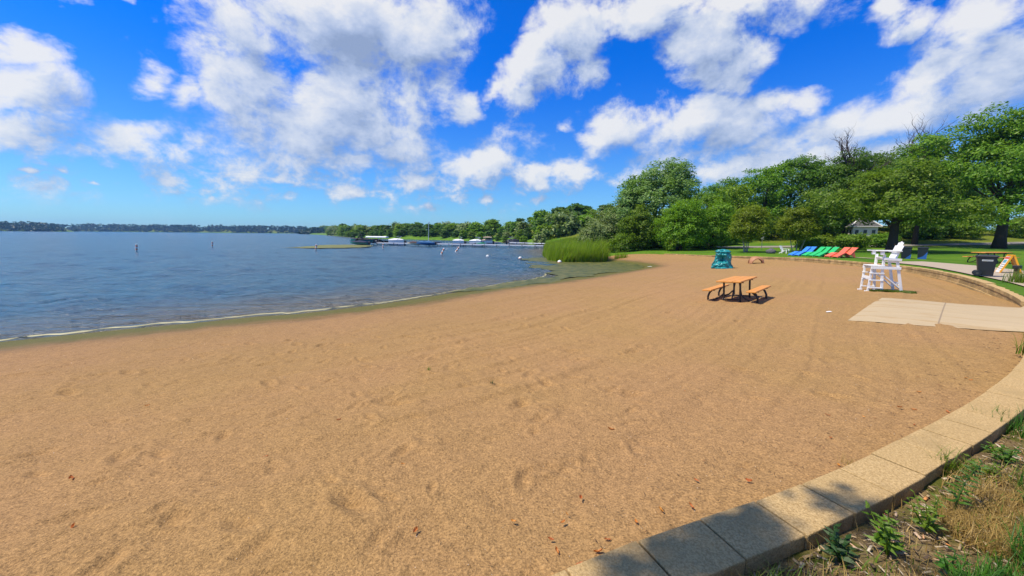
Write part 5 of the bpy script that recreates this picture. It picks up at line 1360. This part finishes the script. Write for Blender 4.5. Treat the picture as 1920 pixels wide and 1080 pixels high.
# ------------------------------------------------------------------ buoys
M_BUOYW = paint('buoy_white', (.80, .79, .76), .45, .05, 4); M_BUOYO = paint('buoy_orange', (.72, .20, .05), .45, .08, 4)
def pole_buoys():
    spots = [(-54.8, 56.1, 9, 0, 'white swim buoy with orange bands far out at the left'), (-58.2, 74.8, 5, 0, 'distant upright buoy between the left one and the weed patch'), (-33.3, 65.2, 14, 0, 'buoy at the left end of the floating weed patch'),
             (-25.2, 75.0, 10, 0, 'buoy in front of the dock left half'), (-10.1, 54.6, 27, 0, 'leaning buoy, the nearer one of the two slanting together'), (-9.3, 63.3, 36, 0, 'most slanted buoy just in front of the dock')]
    first = None
    for x, y, a, b, lab in spots:
        if first is None:
            t = first = empty('swim_buoy'); MB().lathe([(.10, -.6), (.125, -.55), (.125, .98), (.115, 1.03), (.05, 1.05)], n=16).build('tube', M_BUOYW, t, smooth=False)
            for z in (.30, .78): MB().lathe([(.128, -.10), (.131, -.08), (.131, .08), (.128, .10)], (0, 0, z), 16).build('band', M_BUOYO, t)
            pass
        else: t = copy_tree(first)
        t.location = (x, y, 0); t.rotation_euler = (0, RAD(a), .0); tag(t, lab, 'buoy', 'tall swim buoys')
pole_buoys()
def ball_buoys():
    first = None
    for x, y, lab in ((-3.2, 49.8, 'round white float left of the other two'), (.95, 46.6, 'round white float midway between the outer one and the reeds'), (5.0, 40.6, 'round white float lying in the algae at the foot of the reeds')):
        if first is None:
            t = first = empty('float_ball'); n = 14
            MB().lathe([(.27 * math.sin(math.pi * i / n) + .001, -.27 * math.cos(math.pi * i / n)) for i in range(n + 1)], n=20).build('ball', M_BUOYW, t, smooth=True)
            MB().lathe([(.268, -.07), (.276, -.05), (.276, -.01), (.270, .01)], n=20).build('band', M_BUOYO, t); MB().tube([(.05, 0, .26), (.05, 0, .32), (-.05, 0, .32), (-.05, 0, .26)], .012, 6).build('ring', M_ALU, t)
        else: t = copy_tree(first)
        t.location = (x, y, .08); t.scale = (.78,) * 3; tag(t, lab, 'float', 'round swim line floats')
ball_buoys()
# ------------------------------------------------------------------ near planting bed: chips, grass, weeds
L_WEED = leaf_mat('weed_leaf', (.035, .105, .008), (.085, .190, .014), None, .35); L_WEED2 = leaf_mat('weed_leaf_light', (.085, .17, .008), (.17, .27, .016), None, .4)
L_DARKW = leaf_mat('weed_leaf_dark', (.014, .055, .012), (.035, .105, .018), None, .3)
def bed_points(n, seed, x0, x1, y0, y1, dmin=.33, dmax=4):
    rs = np.random.RandomState(seed); q = np.c_[rs.uniform(x0, x1, n * 3), rs.uniform(y0, y1, n * 3)]
    dw = fields(q[:, 0], q[:, 1])[1]; q = q[(dw < -dmin) & (dw > -dmax)][:n]
    return np.c_[q, mulch_z(q[:, 0], q[:, 1])]
def chips():
    P_ = bed_points(16000, 3, .2, 8.0, .2, 5.2); n = len(P_); rs = np.random.RandomState(4)
    a = rs.uniform(0, 6.28, n); L = rs.uniform(.006, .026, n); w = L * rs.uniform(.10, .30, n); tl = rs.uniform(-.4, .4, n)
    ax = np.stack([np.cos(a), np.sin(a), tl], -1) * L[:, None]; bx = np.stack([-np.sin(a), np.cos(a), rs.uniform(-.4, .4, n)], -1) * w[:, None]; c = P_ + np.array([0, 0, .010]) + np.c_[np.zeros((n, 2)), rs.uniform(0, .014, n)]
    up = np.array([0, 0, .004])
    V = np.stack([c - ax - bx, c + ax - bx, c + ax + bx, c - ax + bx, c - ax - bx + up, c + ax - bx + up, c + ax + bx + up, c - ax + bx + up], 1).reshape(-1, 3)
    b = np.arange(n) * 8; Q = np.concatenate([np.stack([b + i for i in f], -1) for f in ((3, 2, 1, 0), (4, 5, 6, 7), (0, 1, 5, 4), (1, 2, 6, 5), (2, 3, 7, 6), (3, 0, 4, 7))])
    m, nt, out = new_mat('wood_chip'); N = NT(nt); r = N.n('NewGeometry').outputs['Random Per Island']
    c = N.ramp(r, [(0, (.08, .05, .03)), (.40, (.22, .15, .08)), (.72, (.42, .31, .17)), (.93, (.52, .45, .34)), (1, (.60, .22, .04))])
    bs = N.n('BsdfPrincipled', {'Base Color': c, 'Roughness': .9}); N.link(bs.outputs[0], out.inputs[0])
    tag(np_obj('wood_chips', V, Q, m), 'shredded bark and wood chips covering the planting bed', 'mulch', kind='stuff')
chips()
def clumped(n, k, seed, r, box=(.4, 7.5, .3, 5.0), dmin=.36):
    c = bed_points(k, seed, *box, dmin=dmin + r * .5); rs = np.random.RandomState(seed + 1); i = rs.randint(0, len(c), n)
    q = c[i, :2] + rs.normal(size=(n, 2)) * r; dw = fields(q[:, 0], q[:, 1])[1]; q = q[dw < -.32]
    return np.c_[q, mulch_z(q[:, 0], q[:, 1])]
blades('dry_grass', 'straw coloured dead grass in the planting bed', 'grass', np.r_[clumped(14000, 130, 11, .16), scatter(3500, 2.95, 2.05, .48, .26, mulch_z, .4, 5)], .11, .006, M_DRY, 12, 1.5, segs=3)
blades('bed_grass', 'sparse green grass and weeds in the planting bed', 'grass', clumped(9000, 80, 13, .14), .10, .007, L_WEED2, 14, 1.0, segs=3)
blades('corner_grass', 'dense dark green grass in the bottom right corner of the bed', 'grass', np.r_[scatter(1500, 3.0, 1.75, .45, .22, mulch_z, .2, 7), scatter(800, 2.25, 1.55, .28, .12, mulch_z, .2, 9), scatter(700, 3.6, 2.2, .35, .25, mulch_z, .3, 10)], .17, .009, L_WEED, 15, .9, segs=3)
def grass_clump(label, x, y, r, h, n, mat, w=.008, seed=1, zf=None, grp='grass clumps along the wall'):
    rs = np.random.RandomState(seed); q = np.array([x, y]) + rs.normal(size=(n, 2)).clip(-1.5, 1.5) * r
    zc = float((zf or mulch_z)(np.array([x]), np.array([y]))[0])
    P_ = np.c_[q, (zf or mulch_z)(q[:, 0], q[:, 1])]
    o = blades('grass_clump', label, 'grass', P_ - np.array([x, y, zc]), h, w, mat, seed, .9, kind=None, segs=3); o.location = (x, y, zc); tag(o, group=grp)
grass_clump('thin yellow green grass at the lower end of the wall by the picture edge', 1.28, 1.52, .10, .17, 130, L_WEED2, .006, 21)
grass_clump('grass tuft arching over the wall edge, upper right of the bed', 3.28, 2.66, .05, .22, 60, L_WEED2, .009, 22)
grass_clump('green clump against the wall at the right picture edge', 4.7, 3.3, .14, .20, 260, L_WEED, .008, 23)
land_z = lambda x, y: land_base(x, y)
grass_clump('tall yellow green grass on the wall end right of the bin', 19.6, 14.2, .40, .65, 700, L_WEED2, .02, 24, land_z)
grass_clump('tall weeds hanging over the wall beside the ramp at the right edge', 7.95, 5.55, .12, .42, 260, L_WEED2, .014, 25)
grass_clump('wispy dry grass on the sand against the near wall', 2.72, 2.86, .035, .09, 40, M_DRY, .003, 26, sand_base)
grass_clump('small green sprout on the open sand, left of the middle', -1.30, 5.85, .03, .08, 14, L_WEED2, .010, 28, sand_base, 'sprouts on the open sand')
grass_clump('dark green sprout on the open sand near the middle', -.28, 5.15, .02, .07, 10, L_DARKW, .012, 29, sand_base, 'sprouts on the open sand')

def weed(label, x, y, h, nst, nlf, lf, mat, seed, bend=(.1, 0), spread=.12, narrow=.35, grp='leafy weeds in the planting bed'):
    z = float(mulch_z(np.array([x]), np.array([y]))[0]); t = empty('weed_plant', (x, y, z)); tag(t, label, 'weed', grp)
    r = random.Random(seed); mb = MB(); V = []; Q = []
    for s in range(nst):
        a = r.uniform(0, 6.28); sp = r.uniform(.2, 1) * spread * (nst > 1); hh = h * r.uniform(.7, 1.05)
        f = lambda u: Vector((math.cos(a) * sp * u + bend[0] * u * u, math.sin(a) * sp * u + bend[1] * u * u, hh * (u - .25 * u * u * u * (abs(bend[0]) > .12))))
        mb.tube([f(u / 6) for u in range(7)], [.006 * (1 - u / 8) for u in range(7)], 5)
        for i in range(nlf):
            u = .18 + .82 * (i + .5) / nlf; c = f(u); th = 2.4 * i + r.uniform(-.4, .4); L = lf * (1.1 - .55 * u) * r.uniform(.8, 1.2)
            d = Vector((math.cos(th), math.sin(th), r.uniform(.05, .55))).normalized(); sd = d.cross(Vector((0, 0, 1))).normalized() * L * narrow * .5; n = sd.cross(d).normalized()
            p = [c, c + d * L * .4 + sd - n * .1 * L, c + d * L * .45 + n * .04 * L, c + d * L * .4 - sd - n * .1 * L, c + d * L - Vector((0, 0, .18 * L))]
            b = len(V); V += p; Q += [(b, b + 1, b + 2), (b, b + 2, b + 3), (b + 1, b + 4, b + 2), (b + 2, b + 4, b + 3)]
    mb.build('stem', mat, t); me = bpy.data.meshes.new('leaves'); me.from_pydata([tuple(v) for v in V], [], Q); me.materials.append(mat); link(bpy.data.objects.new('leaves', me), t)
weed('dark green leafy weed pressed against the shaded wall', 1.74, 1.80, .17, 6, 9, .085, L_DARKW, 31, (.0, .02), .09, .42)
weed('fresh bright green weed with cut leaves just right of the dark one', 2.02, 1.84, .22, 5, 13, .085, L_WEED2, 32, (.01, .04), .09, .34)
weed('tall dark weed stem arching over to the right', 2.74, 2.16, .42, 1, 46, .085, L_WEED, 33, (.20, .06), .0, .22)
weed('bushy green weed between the bright weed and the arching one', 2.40, 1.98, .22, 5, 12, .07, L_WEED2, 34, (.02, .02), .11, .32)
weed('small leafy weed at the bottom edge of the bed', 2.22, 1.72, .12, 5, 7, .06, L_WEED, 35, (0, 0), .10, .5)
weed('low green weed under the upper grass tuft', 3.42, 2.56, .12, 5, 8, .06, L_WEED2, 36, (0, 0), .10, .4)
weed('broad low weed right of the arching stem', 3.25, 2.22, .13, 6, 8, .075, L_WEED, 37, (0, 0), .15, .45)
weed('leafy weed against the right picture edge', 3.75, 2.70, .15, 6, 9, .07, L_WEED, 38, (0, 0), .14, .4)
weed('little yellow green weed halfway up the bed beside the wall', 3.95, 2.92, .09, 5, 7, .05, L_WEED2, 39, (0, 0), .09, .4)

# ------------------------------------------------------------------ bits lying on the sand
def leaf_things():
    m1 = leaf_mat('fallen_leaf', (.42, .13, .025), (.58, .23, .05), None, .2)
    rs = random.Random(12); protos = []
    for k in range(3):
        V = []; n = 7; mb = MB()
        for i in range(n):
            t = i / (n - 1); x = -.5 + t; w = .22 * math.sin(math.pi * min(1, t * .9 + .06)) ** .8 * (1 + .35 * math.sin(t * 21 + k)); z = .02 + .20 * (t - .5) ** 2 * (1 + k)
            V.append([(x, -w, z + .12 + .08 * k), (x, 0, z), (x, w, z + .10 + .05 * math.sin(9 * t))])
        vs = [p for r in V for p in r]; fs = []
        for i in range(n - 1):
            for j in range(2): fs.append((i * 3 + j, i * 3 + j + 1, i * 3 + 4 + j, i * 3 + 3 + j))
        mb.add(vs, fs); o = mb.build('fallen_leaf', m1); protos.append(o)
    spots = []
    for i in range(26):
        s = rs.uniform(s_near(.3, 1.7), s_near(6.2, 4.6)); x, y, c, z = edge_at(s); k = abs(rs.gauss(0, .45)) + .07
        tx, ty = np.array(edge_at(s + .1)[:2]) - np.array(edge_at(s - .1)[:2]); L = math.hypot(tx, ty); spots.append((x - ty / L * k, y + tx / L * k, rs.uniform(.026, .058)))
    spots += [(-1.35, 2.55, .05), (-2.2, 3.2, .05), (-.6, 2.2, .05), (-3.6, 2.9, .07), (-1.9, 4.0, .05), (.5, 2.5, .05), (1.0, 3.6, .06), (.25, 2.1, .04), (-4.6, 4.6, .05), (-2.9, 2.3, .06), (2.2, 4.6, .06), (-.9, 3.0, .05)]
    for i, (x, y, s) in enumerate(spots):
        o = protos[i] if i < 3 else protos[i % 3].copy()
        if i >= 3: COL.objects.link(o)
        o.location = (x, y, gz(x, y) + .002); o.scale = (s, s, s); o.rotation_euler = (rs.uniform(-.3, .3), rs.uniform(-.3, .3), rs.uniform(0, 6.28))
        near = i < 26
        tag(o, 'small curled orange brown leaf lying on the sand beside the near wall' if near else 'small curled orange brown leaf lying alone on the open sand', 'leaf', 'fallen leaves along the near wall' if near else 'fallen leaves on the open sand')
leaf_things()
def bits(name, label, cat, n, x0, x1, y0, y1, smin, smax, cols, seed, elong=1.0, near_wall=None):
    rs = np.random.RandomState(seed); u = rs.uniform(0, 1, n)
    r = 1.6 * (14 / 1.6) ** rs.uniform(0, 1, n); a = np.radians(rs.uniform(-54, 52, n)); x = r * np.sin(a); y = r * np.cos(a)
    if near_wall:
        i = rs.randint(0, len(EDGE) - 1, n * 8); e = EDGE[i]; t = EDGE[i + 1] - e; L = np.hypot(t[:, 0], t[:, 1]); k = np.abs(rs.normal(0, near_wall, n * 8)) + .03
        x = e[:, 0] - t[:, 1] / L * k; y = e[:, 1] + t[:, 0] / L * k; ok = (x > -.5) & (x < 9) & (y > 1) & (y < 9); x = x[ok][:n]; y = y[ok][:n]; r = np.hypot(x, y)
    F = fields(x, y); ok = (F[0] > 1.0) & (F[1] > .03); x, y, r = x[ok], y[ok], r[ok]; n = len(x)
    z = sand_base(x, y) + .004; s = rs.uniform(smin, smax, n) * (.6 + .12 * r); a = rs.uniform(0, 6.28, n); ca, sa = np.cos(a), np.sin(a)
    base = np.array([(1, 0, 0), (0, 1, 0), (-1, 0, 0), (0, -1, 0), (0, 0, .7), (0, 0, -.7)], float); V = []
    for b in base:
        lx = b[0] * s * elong; ly = b[1] * s / max(1, elong ** .5); V.append(np.stack([x + lx * ca - ly * sa, y + lx * sa + ly * ca, z + b[2] * s / elong ** .5], -1))
    V = np.stack(V, 1).reshape(-1, 3); b = np.arange(n) * 6
    Q = np.concatenate([np.stack([b + i for i in f], -1) for f in ((0, 1, 4), (1, 2, 4), (2, 3, 4), (3, 0, 4), (1, 0, 5), (2, 1, 5), (3, 2, 5), (0, 3, 5))])
    m, nt, out = new_mat(name); N = NT(nt); c = N.ramp(N.n('NewGeometry').outputs['Random Per Island'], cols)
    bs = N.n('BsdfPrincipled', {'Base Color': c, 'Roughness': .8}); N.link(bs.outputs[0], out.inputs[0])
    tag(np_obj(name, V, Q, m), label, cat, kind='stuff')
bits('pebbles', 'tiny pale and dark pebbles scattered over the sand', 'pebbles', 2600, 0, 0, 0, 0, .0014, .0036, [(0, (.05, .035, .025)), (.45, (.20, .12, .06)), (.6, (.62, .50, .36)), (1, (.80, .74, .62))], 3)
bits('twigs', 'dark twigs and bark crumbs on the sand along the wall', 'twigs', 420, 0, 0, 0, 0, .0024, .0062, [(0, (.03, .018, .01)), (.6, (.12, .06, .03)), (1, (.34, .14, .04))], 5, 3.2, .45)
bits('beach_debris', 'scattered dark bits of driftwood on the sand', 'debris', 380, 0, 0, 0, 0, .002, .005, [(0, (.03, .02, .012)), (1, (.14, .08, .045))], 8, 2.4)
def litter():
    for x, y, lab in ((8.35, 9.95, 'scrap of white paper on the sand left of the ramp'), (12.9, 35.9, 'white scrap lying on the sand at the tip of the algae')):
        s = .075 if y < 20 else .26; o = MB().add([(-s, -s * .4, .0), (s, -s * .3, .01), (s * .9, s * .4, .02), (-s * .8, s * .3, .006), (0, 0, .022)], [(0, 1, 4), (1, 2, 4), (2, 3, 4), (3, 0, 4)]).build('paper_scrap', M_WHITE)
        o.location = (x, y, gz(x, y) + .01); tag(o, lab, 'litter')
litter()
